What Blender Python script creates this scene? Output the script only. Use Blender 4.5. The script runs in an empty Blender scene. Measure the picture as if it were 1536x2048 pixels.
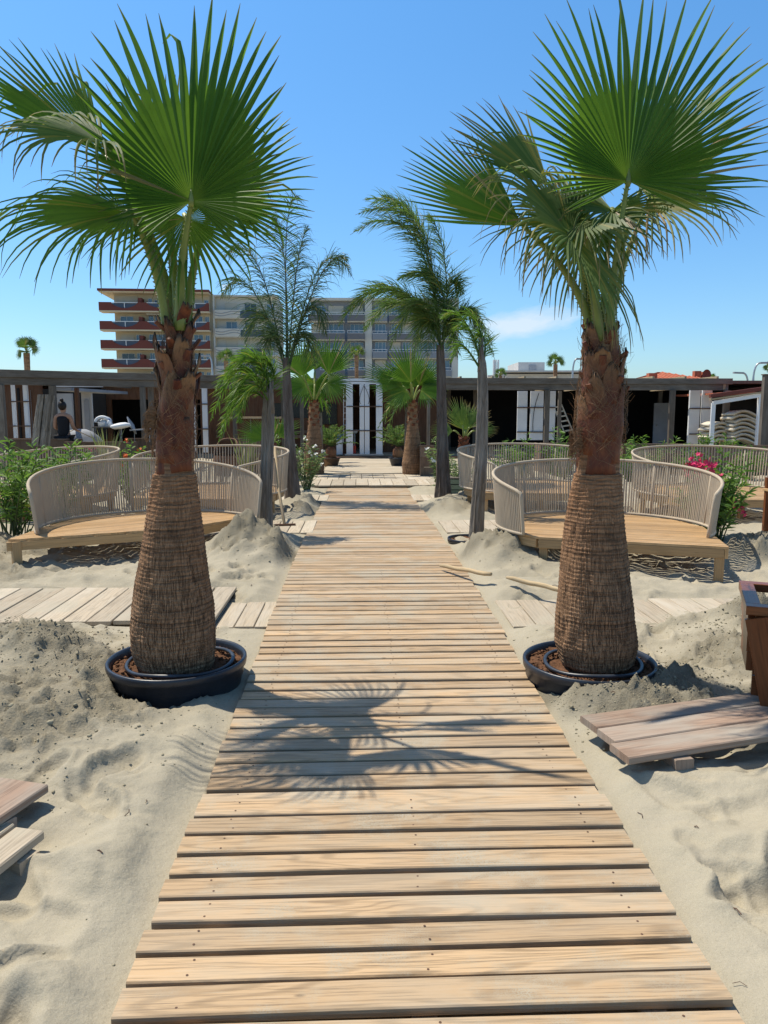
# Beach club boardwalk with fan palms -- procedural scene
SKY_STR = .116; SUN_E = 4.9; SKY_SAT = 1.15; SKY_AIR = 1.0; SKY_DUST = .6; SKY_OZ = 2.0; EXPO = .19; CLOUD = (6.5, 7.0, 7.6)
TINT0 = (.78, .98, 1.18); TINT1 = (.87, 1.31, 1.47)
import bpy, math, random
import numpy as np
from mathutils import Vector
R = math.radians
PI = math.pi
scene = bpy.context.scene
COL = scene.collection
rng = random.Random(7)

# ------------------------------------------------------------------ camera geometry
F = 1520.0; CH = 1.57; PITCH = R(7.64)
cp, sp = math.cos(PITCH), math.sin(PITCH)
def at(px, py, Y):
    u = (px-768)/F; v = (py-1024)/F
    t = Y/(cp - v*sp)
    return Vector((u*t, Y, CH - t*(sp + v*cp)))
def gp(px, py, z=0.0):
    u = (px-768)/F; v = (py-1024)/F
    t = (CH-z)/(sp + v*cp)
    return Vector((u*t, t*(cp - v*sp), z))
def V(*a): return Vector(a)
def lerp(a, b, t): return a+(b-a)*t
def path_cx(y): return 0.17-0.0329*y
def path_z(y): return float(np.interp(y, [0, 1.8, 3, 5, 7, 9, 11, 15, 30], [-.04, -.03, -.005, .035, .065, .055, .03, 0, 0]))

# ------------------------------------------------------------------ noise (numpy)
_tab = np.random.RandomState(3).rand(256, 256)
def vnoise(x, y):
    xi = np.floor(x).astype(int); yi = np.floor(y).astype(int)
    fx = x-xi; fy = y-yi
    fx = fx*fx*(3-2*fx); fy = fy*fy*(3-2*fy)
    a = _tab[xi & 255, yi & 255]; b = _tab[(xi+1) & 255, yi & 255]
    c = _tab[xi & 255, (yi+1) & 255]; d = _tab[(xi+1) & 255, (yi+1) & 255]
    return (a*(1-fx)+b*fx)*(1-fy)+(c*(1-fx)+d*fx)*fy
def fbm(x, y, o=4, g=.5):
    s = 0; a = 1; t = 0
    for i in range(o):
        s = s+a*vnoise(x+17.3*i, y+9.1*i); t += a; a *= g; x = x*2.03; y = y*2.03
    return s/t

# ------------------------------------------------------------------ mesh builder
class MB:
    def __init__(s):
        s.v = []; s.f = []; s.uv = []; s.r = []; s.m = []
    def add(s, verts, faces, uvs=None, rnd=(0, 0), mi=0):
        o = len(s.v)
        s.v.extend(tuple(p) for p in verts)
        s.uv.extend(uvs if uvs is not None else [(p[0]+p[1], p[2]) for p in verts])
        s.r.extend([rnd]*len(verts))
        s.f.extend(tuple(i+o for i in f) for f in faces)
        s.m.extend([mi]*len(faces))
BASE = {}
def link(o): COL.objects.link(o); return o
def setp(o, label=None, cat=None, group=None, kind=None):
    if label: o['label'] = label
    if cat: o['category'] = cat
    if group: o['group'] = group
    if kind: o['kind'] = kind
    return o
def thing(name, base, label, cat, group=None, kind=None):
    o = bpy.data.objects.new(name, None); link(o)
    o.empty_display_size = .1
    o.location = base; BASE[o] = Vector(base)
    return setp(o, label, cat, group, kind)
def obj(name, mb, mats, parent=None, smooth=False, label=None, cat=None, group=None, kind=None):
    if not isinstance(mats, (list, tuple)): mats = [mats]
    vs = np.array(mb.v, dtype=np.float64).reshape(-1, 3)
    if parent is not None: base = BASE[parent]
    else:
        lo = vs.min(0); hi = vs.max(0)
        base = Vector(((lo[0]+hi[0])/2, (lo[1]+hi[1])/2, lo[2])) if kind != 'structure' else Vector((0, 0, 0))
    vs = vs-np.array(base)
    me = bpy.data.meshes.new(name)
    me.from_pydata(vs.tolist(), [], mb.f)
    li = np.empty(len(me.loops), dtype=np.int32); me.loops.foreach_get('vertex_index', li)
    for nm, src in (('UVMap', mb.uv), ('rnd', mb.r)):
        l = me.uv_layers.new(name=nm)
        a = np.array(src, dtype=np.float32)[li]
        l.data.foreach_set('uv', a.ravel())
    for m in mats: me.materials.append(m)
    me.polygons.foreach_set('material_index', np.array(mb.m, dtype=np.int32))
    if smooth: me.polygons.foreach_set('use_smooth', np.ones(len(mb.f), dtype=bool))
    me.update()
    o = bpy.data.objects.new(name, me); link(o)
    if parent is not None: o.parent = parent
    else: o.location = base
    BASE[o] = Vector(base)
    return setp(o, label, cat, group, kind)
def copy_tree(o, parent=None):
    c = o.copy(); COL.objects.link(c)
    if parent is not None: c.parent = parent
    for ch in list(o.children): copy_tree(ch, c)
    return c

def frame(d, up=V(0, 0, 1)):
    d = d.normalized()
    s = d.cross(up)
    if s.length < 1e-4: s = d.cross(V(0, 1, 0))
    s.normalize(); return d, s, s.cross(d)
def plank(mb, p0, p1, w, t, up=V(0, 0, 1), ch=.003, nseg=1, mi=0, e0=0, e1=0, sag=0):
    """board from p0 to p1 (centre of its top-bottom thickness), width w across, thickness t"""
    p0 = Vector(p0); p1 = Vector(p1)
    d, s, u = frame(p1-p0, up)
    L = (p1-p0).length
    a, b = w/2, t/2; ch = min(ch, a*.4, b*.4)
    prof = [(-a+ch, b), (a-ch, b), (a, b-ch), (a, -b+ch), (a-ch, -b), (-a+ch, -b), (-a, -b+ch), (-a, b-ch)]
    r = (rng.random(), rng.random()); ou, ov = rng.random()*50, rng.random()*50
    vs = []; uv = []; fs = []
    for i in range(nseg+1):
        k = i/nseg; c = p0+(p1-p0)*k+u*(sag*math.sin(k*PI))
        for (x, y) in prof:
            vs.append(c+s*x+u*y+d*((e0*(1-k)+e1*k)*x)); uv.append((ou+L*k, ov+x+(.0 if y > 0 else .3)+y*.8))
    for i in range(nseg):
        for j in range(8):
            j2 = (j+1) % 8
            fs.append((i*8+j, i*8+j2, (i+1)*8+j2, (i+1)*8+j))
    o = len(vs)
    for k in (0, nseg):
        for q, (x, y) in enumerate(prof): vs.append(vs[k*8+q]); uv.append((ou+y*2, ov+x))
    fs.append(tuple(o+7-j for j in range(8))); fs.append(tuple(o+8+j for j in range(8)))
    mb.add(vs, fs, uv, r, mi)
def bx(mb, x0, x1, y0, y1, z0, z1, mi=0, rot=0, piv=None):
    P = [(x0, y0, z0), (x1, y0, z0), (x1, y1, z0), (x0, y1, z0), (x0, y0, z1), (x1, y0, z1), (x1, y1, z1), (x0, y1, z1)]
    if rot:
        px, py = piv if piv else ((x0+x1)/2, (y0+y1)/2); c, s = math.cos(rot), math.sin(rot)
        P = [(px+(x-px)*c-(y-py)*s, py+(x-px)*s+(y-py)*c, z) for x, y, z in P]
    r = (rng.random(), rng.random()); ou = rng.random()*20
    for f, ax in (((0, 3, 2, 1), 2), ((4, 5, 6, 7), 2), ((0, 1, 5, 4), 1), ((2, 3, 7, 6), 1), ((1, 2, 6, 5), 0), ((3, 0, 4, 7), 0)):
        q = [P[i] for i in f]
        if ax == 2: uv = [(p[0]+ou, p[1]) for p in q]
        elif ax == 1: uv = [(p[2]+ou, p[0]) for p in q]
        else: uv = [(p[2]+ou, p[1]) for p in q]
        mb.add(q, [(0, 1, 2, 3)], uv, r, mi)
def tube(mb, pts, rad, n=8, mi=0, cap=True, rnd=None, flat=1.0, up=V(0, 0, 1), closed=False):
    pts = [Vector(p) for p in pts]; N = len(pts)
    if not hasattr(rad, '__len__'): rad = [rad]*N
    vs = []; uv = []; fs = []; L = 0
    prev = None
    for i, p in enumerate(pts):
        if closed: d = pts[(i+1) % N]-pts[i-1]
        else: d = pts[min(i+1, N-1)]-pts[max(i-1, 0)]
        d.normalize()
        if prev is None: _, s, u = frame(d, up)
        else:
            s = prev-d*prev.dot(d)
            if s.length < 1e-5: _, s, u = frame(d, up)
            s.normalize(); u = s.cross(d)
        prev = s
        if i: L += (pts[i]-pts[i-1]).length
        for k in range(n):
            a = 2*PI*k/n
            vs.append(p+(s*math.cos(a)+u*math.sin(a)*flat)*rad[i]); uv.append((L, k/n*rad[i]*6))
    M = N if closed else N-1
    for i in range(M):
        i2 = (i+1) % N
        for k in range(n):
            k2 = (k+1) % n
            fs.append((i*n+k, i*n+k2, i2*n+k2, i2*n+k))
    if cap and not closed:
        fs.append(tuple(range(n-1, -1, -1))); fs.append(tuple((N-1)*n+k for k in range(n)))
    mb.add(vs, fs, uv, rnd or (rng.random(), rng.random()), mi)
def lathe(mb, c, prof, n=48, mi=0, noise=0):
    vs = []; uv = []; fs = []
    for j, (r, z) in enumerate(prof):
        for k in range(n):
            a = 2*PI*k/n; rr = r*(1+noise*(rng.random()-.5))
            vs.append((c[0]+rr*math.cos(a), c[1]+rr*math.sin(a), c[2]+z)); uv.append((a*r, z+j*.01))
    for j in range(len(prof)-1):
        for k in range(n):
            k2 = (k+1) % n
            fs.append((j*n+k, j*n+k2, (j+1)*n+k2, (j+1)*n+k))
    mb.add(vs, fs, uv, (rng.random(), rng.random()), mi)
def sheet(mb, P, th, mi=0, uv0=(0, 0), rnd=None):
    """thick sheet from a grid of points P[j][i]"""
    J = len(P); I = len(P[0]); vs = []; uv = []
    nr = []
    for j in range(J):
        for i in range(I):
            a = P[min(j+1, J-1)][i]-P[max(j-1, 0)][i]; b = P[j][min(i+1, I-1)]-P[j][max(i-1, 0)]
            n = b.cross(a); n = n.normalized() if n.length > 1e-9 else V(0, 0, 1)
            nr.append(n)
    for s_ in (.5, -.5):
        for j in range(J):
            for i in range(I):
                vs.append(P[j][i]+nr[j*I+i]*th*s_); uv.append((j/(J-1)+uv0[0], i/(I-1)+uv0[1]))
    fs = []; o = I*J
    for j in range(J-1):
        for i in range(I-1):
            a = j*I+i; fs.append((a, a+1, a+I+1, a+I)); fs.append((o+a, o+a+I, o+a+I+1, o+a+1))
    for j in range(J-1):
        a = j*I; fs.append((a, a+I, o+a+I, o+a)); a = j*I+I-1; fs.append((a+I, a, o+a, o+a+I))
    for i in range(I-1):
        a = i; fs.append((a+1, a, o+a, o+a+1)); a = (J-1)*I+i; fs.append((a, a+1, o+a+1, o+a))
    mb.add(vs, fs, uv, rnd or (rng.random(), rng.random()), mi)
def bez(p0, p1, p2, n, p3=None):
    out = []
    for i in range(n+1):
        t = i/n
        if p3 is None: out.append(p0*(1-t)**2+p1*2*t*(1-t)+p2*t*t)
        else: out.append(p0*(1-t)**3+p1*3*t*(1-t)**2+p2*3*t*t*(1-t)+p3*t**3)
    return out
def rv(s=1): return V(rng.uniform(-s, s), rng.uniform(-s, s), rng.uniform(-s, s))

# ------------------------------------------------------------------ materials
class NT:
    def __init__(s, name):
        s.mat = bpy.data.materials.new(name); s.mat.use_nodes = True
        s.t = s.mat.node_tree; s.t.nodes.clear()
        s.out = s.t.nodes.new('ShaderNodeOutputMaterial')
    def n(s, typ, ins={}, **props):
        nd = s.t.nodes.new(typ)
        for k, v in props.items(): setattr(nd, k, v)
        for k, v in ins.items():
            if isinstance(v, bpy.types.NodeSocket): s.t.links.new(v, nd.inputs[k])
            else: nd.inputs[k].default_value = v
        return nd
    def uv(s, nm='UVMap'): return s.n('ShaderNodeUVMap', uv_map=nm).outputs[0]
    def obj(s): return s.n('ShaderNodeTexCoord').outputs['Object']
    def map(s, vec, sc=(1, 1, 1), loc=(0, 0, 0)):
        return s.n('ShaderNodeMapping', {0: vec, 'Scale': sc, 'Location': loc}).outputs[0]
    def noise(s, vec, scale, detail=3, rough=.5, dist=0):
        return s.n('ShaderNodeTexNoise', {'Vector': vec, 'Scale': scale, 'Detail': detail, 'Roughness': rough, 'Distortion': dist}).outputs[0]
    def ramp(s, fac, a, b, lo=0.0, hi=1.0):
        return s.n('ShaderNodeMapRange', {0: fac, 1: a, 2: b, 3: lo, 4: hi}).outputs[0]
    def mix(s, fac, a, b, mode='MIX'):
        m = s.t.nodes.new('ShaderNodeMix'); m.data_type = 'RGBA'; m.blend_type = mode
        for i, v in ((0, fac), (6, a), (7, b)):
            if isinstance(v, bpy.types.NodeSocket): s.t.links.new(v, m.inputs[i])
            else: m.inputs[i].default_value = (*v, 1) if hasattr(v, '__len__') and len(v) == 3 else v
        return m.outputs[2]
    def math(s, op, a, b=0.0, c=0.0):
        return s.n('ShaderNodeMath', {0: a, 1: b, 2: c}, operation=op).outputs[0]
    def sep(s, v): return s.n('ShaderNodeSeparateXYZ', {0: v}).outputs
    def bump(s, h, st=.3, dist=.01, nrm=None):
        d = {'Height': h, 'Strength': st, 'Distance': dist}
        if nrm is not None: d['Normal'] = nrm
        return s.n('ShaderNodeBump', d).outputs[0]
    def pbr(s, col, rough=.7, nrm=None, spec=.3, metal=0, **kw):
        ins = {'Base Color': (*col, 1) if isinstance(col, tuple) and len(col) == 3 else col, 'Roughness': rough, 'Metallic': metal, 'Specular IOR Level': spec}
        if nrm is not None: ins['Normal'] = nrm
        ins.update(kw)
        return s.n('ShaderNodeBsdfPrincipled', ins).outputs[0]
    def done(s, sh): s.t.links.new(sh, s.out.inputs[0]); return s.mat

def m_plain(name, col, rough=.6, var=.15, scale=3, spec=.3, metal=0, bump=0, bscale=40):
    k = NT(name); c = k.obj()
    nz = k.noise(c, scale, 4, .6)
    dark = tuple(x*(1-var) for x in col); lite = tuple(min(1, x*(1+var)) for x in col)
    cc = k.mix(k.ramp(nz, .3, .7), dark, lite)
    nr = k.bump(k.noise(c, bscale, 3), bump, .01) if bump else None
    return k.done(k.pbr(cc, rough, nr, spec, metal))
def m_wood(name, a, b, grey, greyamt=.4, dark=.45, rough=.75, bands=26, fine=160, bump=.35, sand=0, bd=.004):
    """grain drawn along each board's own length (UV u = metres along, v = metres across)"""
    k = NT(name); uv = k.uv(); r = k.sep(k.uv('rnd'))
    big = k.noise(k.map(uv, (.7, 7, 1)), 1.0, 2, .45, .3)
    rings = k.math('SINE', k.math('MULTIPLY', big, bands*3.2))
    rings = k.ramp(rings, .1, .95, 0, 1)
    fin = k.noise(k.map(uv, (3.0, fine, 1)), 1.0, 5, .68, .1)
    base = k.mix(r[0], a, b)
    c1 = k.mix(k.math('MULTIPLY', rings, .5), base, tuple(x*dark for x in a))
    c2 = k.mix(k.ramp(fin, .50, .64, 0, .7), c1, tuple(x*dark*.85 for x in b))
    c2 = k.mix(k.ramp(fin, .42, .32, 0, .4), c2, tuple(min(1, x*1.25) for x in grey))
    patch = k.noise(k.map(uv, (1.3, 5, 1)), 1.0, 4, .6, .5)
    pf = k.math('MULTIPLY', k.ramp(patch, .42, .68), k.math('ADD', greyamt*.6, k.math('MULTIPLY', r[1], greyamt*.8)))
    c3 = k.mix(pf, c2, grey)
    val = k.ramp(r[1], 0, 1, .82, 1.12)
    hs = k.n('ShaderNodeHueSaturation', {'Value': val, 'Color': c3}).outputs[0]
    kn = k.n('ShaderNodeTexVoronoi', {'Vector': k.map(uv, (1.1, 3.0, 1)), 'Scale': 2.2}).outputs[0]
    hs = k.mix(k.ramp(kn, .018, .05, .75, 0), hs, tuple(x*.3 for x in a))
    if sand:
        wn = k.noise(k.obj(), 2.3, 5, .65)
        fn = k.noise(k.obj(), 240, 2, .6)
        sf = k.math('MULTIPLY', k.ramp(wn, .49, .63), k.ramp(fn, .38, .56))
        hs = k.mix(k.math('MULTIPLY', sf, sand), hs, (.40, .36, .275))
    h = k.math('ADD', k.math('MULTIPLY', fin, -.7), k.math('MULTIPLY', rings, -.3))
    return k.done(k.pbr(hs, rough, k.bump(h, bump, bd), .25))

M = {}
def sand_mat():
    k = NT('sand'); o = k.obj()
    n1 = k.noise(o, 1.1, 5, .6); n2 = k.noise(o, 9, 5, .62); n3 = k.noise(o, 330, 3, .7)
    c = k.mix(k.ramp(n1, .35, .65), (.325, .288, .213), (.40, .356, .27))
    c = k.mix(k.ramp(n2, .38, .62, 0, .6), c, (.365, .325, .24))
    c = k.mix(k.ramp(n3, .25, .48, .7, 0), c, (.17, .145, .105))
    c = k.mix(k.ramp(n3, .6, .75, 0, .6), c, (.62, .58, .49))
    damp = k.uv('rnd')
    c = k.mix(k.math('MULTIPLY', k.sep(damp)[0], .9), c, (.20, .178, .13))
    b1 = k.bump(k.noise(o, 30, 4, .6), .35, .02)
    b2 = k.bump(n3, .55, .002, b1)
    rgh = k.math('MULTIPLY', k.sep(damp)[0], 1)
    lump = k.noise(o, 85, 4, .7)
    b3 = k.bump(k.math('MULTIPLY', lump, k.math('ADD', .12, rgh)), .9, .012, b2)
    return k.done(k.pbr(c, .95, b3, .15))
M['sand'] = sand_mat()
M['clod'] = m_plain('clod', (.30, .268, .19), .95, .25, 8, .1, bump=.6, bscale=60)
M['path'] = m_wood('path_wood', (.535, .365, .205), (.455, .315, .185), (.43, .36, .265), .62, .42, .55, 24, 135, .7, sand=.85)
M['path2'] = m_wood('grey_path_wood', (.50, .42, .315), (.45, .365, .26), (.48, .42, .33), .9, .62, .85, 20, 120, .4, sand=.95)
M['plankred'] = m_wood('loose_plank_wood', (.34, .23, .165), (.31, .215, .155), (.33, .29, .24), .8, .55, .8, 18, 120, .4, sand=.25)
M['teak'] = m_wood('bench_wood', (.54, .33, .15), (.46, .285, .135), (.50, .37, .22), .35, .62, .55, 14, 90, .15)
M['redwood'] = m_wood('red_wood', (.215, .068, .02), (.17, .05, .016), (.24, .10, .045), .3, .5, .32, 12, 70, .1)
M['dark'] = m_wood('pergola_wood', (.16, .13, .10), (.13, .105, .083), (.22, .195, .165), .6, .6, .85, 14, 70, .2)
M['brown'] = m_wood('brown_cladding', (.15, .065, .03), (.11, .05, .025), (.12, .08, .05), .3, .5, .7, 10, 50, .1)
M['bed'] = m_wood('planter_wood', (.19, .12, .08), (.15, .10, .065), (.22, .17, .13), .5, .6, .8, 12, 70, .2)
M['stick'] = m_wood('cane_wood', (.50, .38, .22), (.42, .31, .18), (.4, .34, .26), .5, .6, .7, 10, 50, .2)
M['weather_dark'] = m_wood('dark_weathered_stem', (.17, .13, .10), (.135, .10, .078), (.27, .235, .20), .6, .5, .8, 26, 45, 1, bd=.03)
M['weather'] = m_wood('weathered_post', (.27, .235, .195), (.22, .19, .155), (.34, .31, .27), .8, .4, .95, 26, 45, 1, bd=.03)

def rope_mat():
    k = NT('rope'); uv = k.uv()
    w = k.n('ShaderNodeTexWave', {'Vector': k.map(uv, (1, 4, 1)), 'Scale': 60, 'Distortion': 1.5, 'Detail': 1}, wave_type='BANDS', bands_direction='X').outputs[1]
    c = k.mix(w, (.42, .345, .25), (.57, .48, .365))
    c = k.mix(k.ramp(k.noise(k.obj(), 6, 3), .4, .7, 0, .4), c, (.39, .33, .26))
    return k.done(k.pbr(c, .85, k.bump(w, .5, .003), .15))
M['rope'] = rope_mat()
def trunk_mat():
    k = NT('palm_trunk'); uv = k.uv(); s = k.sep(uv)
    # u = metres round, v = metres up
    rn = k.noise(k.map(uv, (1.6, 75, 1)), 1, 4, .62, .5)
    vf = k.noise(k.map(uv, (210, 12, 1)), 1, 3, .65, .8)
    low = k.ramp(s[1], .55, 1.1)
    a = k.mix(k.noise(k.map(uv, (3, 4, 1)), 1, 4, .6), (.30, .160, .085), (.46, .285, .165))
    b = k.mix(k.noise(k.map(uv, (2, 14, 1)), 1, 3, .6), (.33, .155, .075), (.50, .30, .17))
    c = k.mix(low, a, b)
    c = k.mix(k.ramp(rn, .45, .64, 0, .7), c, (.10, .06, .037))
    c = k.mix(k.math('MULTIPLY', k.ramp(vf, .53, .63, 0, .7), k.ramp(s[1], .5, 1.15, 1, .15)), c, (.075, .042, .026))
    h = k.math('ADD', k.math('MULTIPLY', rn, -1), k.math('MULTIPLY', k.ramp(vf, .5, .62), k.ramp(s[1], .5, 1.15, -.9, -.15)))
    return k.done(k.pbr(c, .9, k.bump(h, 1.0, .012), .15))
M['trunk'] = trunk_mat()
def boot_mat():
    k = NT('palm_boot'); uv = k.uv(); r = k.sep(k.uv('rnd')); s = k.sep(uv)
    n = k.noise(k.map(k.obj(), (9, 9, 3)), 1.5, 5, .65, .6)
    c = k.mix(k.ramp(n, .35, .65), (.085, .022, .014), (.21, .07, .03))
    tan = k.mix(k.noise(k.map(uv, (2, 40, 1)), 1, 3), (.20, .105, .048), (.36, .21, .10))
    c = k.mix(k.math('MULTIPLY', k.ramp(s[0], .3, .8), k.ramp(r[0], .1, .6, .0, .85)), c, tan)
    c = k.mix(k.ramp(s[0], .93, .99), c, (.09, .055, .035))
    st = k.noise(k.map(k.obj(), (60, 60, 5)), 1, 4, .7, .3)
    c = k.mix(k.ramp(st, .52, .72, 0, .7), c, (.06, .03, .02))
    return k.done(k.pbr(c, .62, k.bump(st, .5, .006), .3))
M['boot'] = boot_mat()
M['fibre'] = m_plain('palm_fibre', (.22, .125, .065), .9, .4, 20)
def leaf_mat(name, g1, g2, tip=(.22, .13, .06), hub=(.26, .34, .05), trans=.45, rough=.42, tipa=.9, sat=1):
    k = NT(name); uv = k.sep(k.uv()); r = k.sep(k.uv('rnd'))
    c = k.mix(r[0], g1, g2)
    c = k.mix(k.ramp(uv[0], .01, .16, .6, 0), c, hub)
    n = k.noise(k.obj(), 7, 3)
    c = k.mix(k.ramp(n, .4, .7, 0, .3), c, tuple(x*.6 for x in g1))
    c = k.mix(k.math('MULTIPLY', k.ramp(uv[0], tipa, .985), .85), c, tip)
    c = k.mix(k.ramp(r[1], .90, .96, 0, .75), c, (.42, .30, .06))
    c = k.mix(k.ramp(r[1], .965, .975, 0, .85), c, (.30, .20, .12))
    p = k.pbr(c, rough+.08, None, .3)
    tc = k.mix(.5, c, (.22, .42, .02), 'ADD')
    tc = k.mix(.7, c, tc)
    tr = k.n('ShaderNodeBsdfTranslucent', {'Color': tc}).outputs[0]
    return k.done(k.n('ShaderNodeMixShader', {0: trans, 1: p, 2: tr}).outputs[0])
M['fan'] = leaf_mat('fan_leaf', (.05, .12, .018), (.10, .19, .024), trans=.5)
M['fandry'] = leaf_mat('fan_leaf_worn', (.065, .12, .035), (.14, .19, .055), tip=(.30, .18, .09), trans=.38, tipa=.7)
M['feather'] = leaf_mat('feather_leaf', (.06, .115, .035), (.12, .18, .055), tip=(.2, .17, .07), hub=(.09, .12, .04), trans=.38)
M['feather_dark'] = leaf_mat('feather_leaf_dark', (.045, .085, .045), (.08, .12, .055), tip=(.17, .12, .09), hub=(.05, .08, .04), trans=.25)
M['feather_lite'] = leaf_mat('feather_leaf_bright', (.07, .15, .02), (.12, .21, .03), tip=(.16, .16, .04), hub=(.10, .15, .03), trans=.4)
M['shrub'] = leaf_mat('shrub_leaf', (.085, .165, .03), (.17, .28, .06), tip=(.12, .18, .04), hub=(.09, .15, .03), trans=.35)
M['shrubpale'] = leaf_mat('pale_shrub_leaf', (.11, .16, .06), (.24, .29, .14), tip=(.3, .32, .2), hub=(.12, .18, .06), trans=.35)
M['blade'] = leaf_mat('striped_blade_leaf', (.13, .16, .05), (.40, .38, .18), tip=(.40, .30, .12), hub=(.2, .24, .08), trans=.3)
M['petiole'] = m_plain('petiole', (.21, .25, .055), .4, .25, 5, .5)
M['petiole_dark'] = m_plain('petiole_dark', (.07, .10, .03), .5, .3, 5, .4)
M['pot'] = m_plain('pot_plastic', (.018, .022, .032), .38, .35, 5, .5, bump=.15, bscale=30)
M['soil'] = m_plain('potting_soil', (.12, .062, .035), .95, .5, 30, .1, bump=1, bscale=90)
M['pink'] = m_plain('pink_petal', (.62, .03, .12), .6, .3, 20)
M['orangef'] = m_plain('orange_petal', (.7, .14, .03), .6, .3, 20)
M['whitef'] = m_plain('white_petal', (.75, .74, .68), .6, .1, 20)
M['white'] = m_plain('white_paint', (.72, .73, .74), .5, .08, 2)
M['offwhite'] = m_plain('pale_plaster', (.52, .51, .49), .8, .12, 1.5)
M['greyp'] = m_plain('grey_panel', (.30, .31, .33), .7, .15, 1.5)
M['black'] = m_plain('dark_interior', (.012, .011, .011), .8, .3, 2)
M['screen'] = m_plain('black_screen', (.006, .006, .007), .25, .2, 2, .5)
M['cream'] = m_plain('cream_render', (.60, .51, .36), .85, .07, .3)
M['cream2'] = m_plain('pale_render', (.58, .56, .50), .85, .06, .3)
M['greyr'] = m_plain('grey_render', (.24, .26, .29), .85, .06, .3)
M['greyd'] = m_plain('dark_grey_render', (.16, .16, .17), .85, .08, .3)
M['red'] = m_plain('red_parapet_paint', (.165, .048, .036), .75, .1, .4)
M['railglass'] = m_plain('balcony_glass', (.045, .06, .10), .3, .2, .5, .6)
M['winglass'] = m_plain('window_glass', (.10, .17, .24), .12, .4, .3, .8)
M['windark'] = m_plain('dark_window', (.03, .04, .055), .15, .4, .4, .8)
M['shutter'] = m_plain('roller_shutter', (.55, .50, .40), .7, .06, 1)
M['rooftile'] = m_plain('roof_tile', (.42, .13, .07), .85, .25, 4, bump=.4, bscale=12)
M['metal'] = m_plain('grey_metal', (.42, .43, .44), .4, .1, 3, .5, .6)
M['rust'] = m_plain('brown_bar', (.10, .055, .035), .7, .3, 5)
M['redcan'] = m_plain('red_plastic', (.55, .02, .015), .35, .1, 5, .5)
M['bluec'] = m_plain('blue_plastic', (.05, .12, .35), .4, .1, 5, .5)
M['wicker'] = m_plain('brown_wicker', (.14, .07, .04), .8, .4, 40, bump=.5, bscale=60)
M['skin'] = m_plain('skin', (.42, .23, .15), .55, .08, 8)
M['hair'] = m_plain('hair', (.015, .01, .008), .5, .3, 30)
M['cloth'] = m_plain('black_cloth', (.015, .015, .018), .85, .3, 30)
M['cushion'] = m_plain('lounger_shell', (.62, .56, .45), .7, .12, 8, bump=.2, bscale=30)
M['hose'] = m_plain('irrigation_pipe', (.03, .034, .042), .35, .5, 12, .5)
# ================================================================== GROUND
PILES = [  # X, Y, height, sx, sy, rough
    (-2.34, 4.56, .20, .40, .26, .5), (-2.0, 4.38, .15, .25, .20, .75), (-1.75, 3.75, .12, .55, .60, .75), (-2.6, 3.4, .14, .5, .5, .8),
    (-1.47, 8.0, .43, .32, .50, 1.0), (-1.08, 7.7, .13, .20, .32, 1.0),
    (-1.2, 3.72, -.05, .35, .2, 0), (1.15, 7.75, .24, .36, .42, .9), (1.55, 7.55, .10, .4, .4, .6),
    (2.42, 4.95, .28, .20, .22, .9), (2.25, 4.45, .10, .40, .30, .7), (1.95, 5.2, .05, .5, .3, .3),
    (1.22, 3.86, .085, .30, .20, 1.0), (1.62, 4.0, .07, .2, .2, .8), (.80, 4.1, .05, .12, .3, .9), (1.2, 4.9, .06, .35, .3, .1),
    (3.75, 7.6, .24, .45, .4, .8), (4.6, 8.6, .2, .5, .4, .6),
    (-1.05, 11.6, .16, .3, .5, .7), (-1.35, 12.8, .14, .35, .4, .8), (1.0, 11.7, .15, .4, .5, .5), (1.3, 13.0, .18, .3, .3, .6),
    (-3.9, 6.9, .06, .8, .5, .5), (-4.1, 7.9, .2, .6, .5, .7),
    (1.55, 2.55, .07, .30, .16, 0), (1.9, 2.95, .10, .35, .25, 0), (1.75, 2.1, .05, .3, .25, 0), (-1.0, 2.4, .045, .25, .4, 0),
    (-1.3, 3.0, .05, .25, .2, .1), (-.75, 3.3, .03, .2, .3, 0), (-1.9, 6.55, .06, .8, .25, 0), (2.5, 6.4, .06, .9, .2, 0),
]
CROSS = [(-6, -1.27, 5.25, 6.26, .03, .05), (-1.36, -.9, 5.25, 5.95, .035, .03), (.85, 5.2, 5.20, 5.95, .040, .022),
         (-3.3, -.96, 9.3, 10.35, .055, .03), (.76, 3.6, 9.25, 10.3, .055, .03), (-2.0, -1.1, 12.9, 13.8, .025, .03), (.5, 1.2, 12.9, 13.8, .025, .03), (-4.5, 2.6, 15.4, 18.5, .03, .03)]
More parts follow.
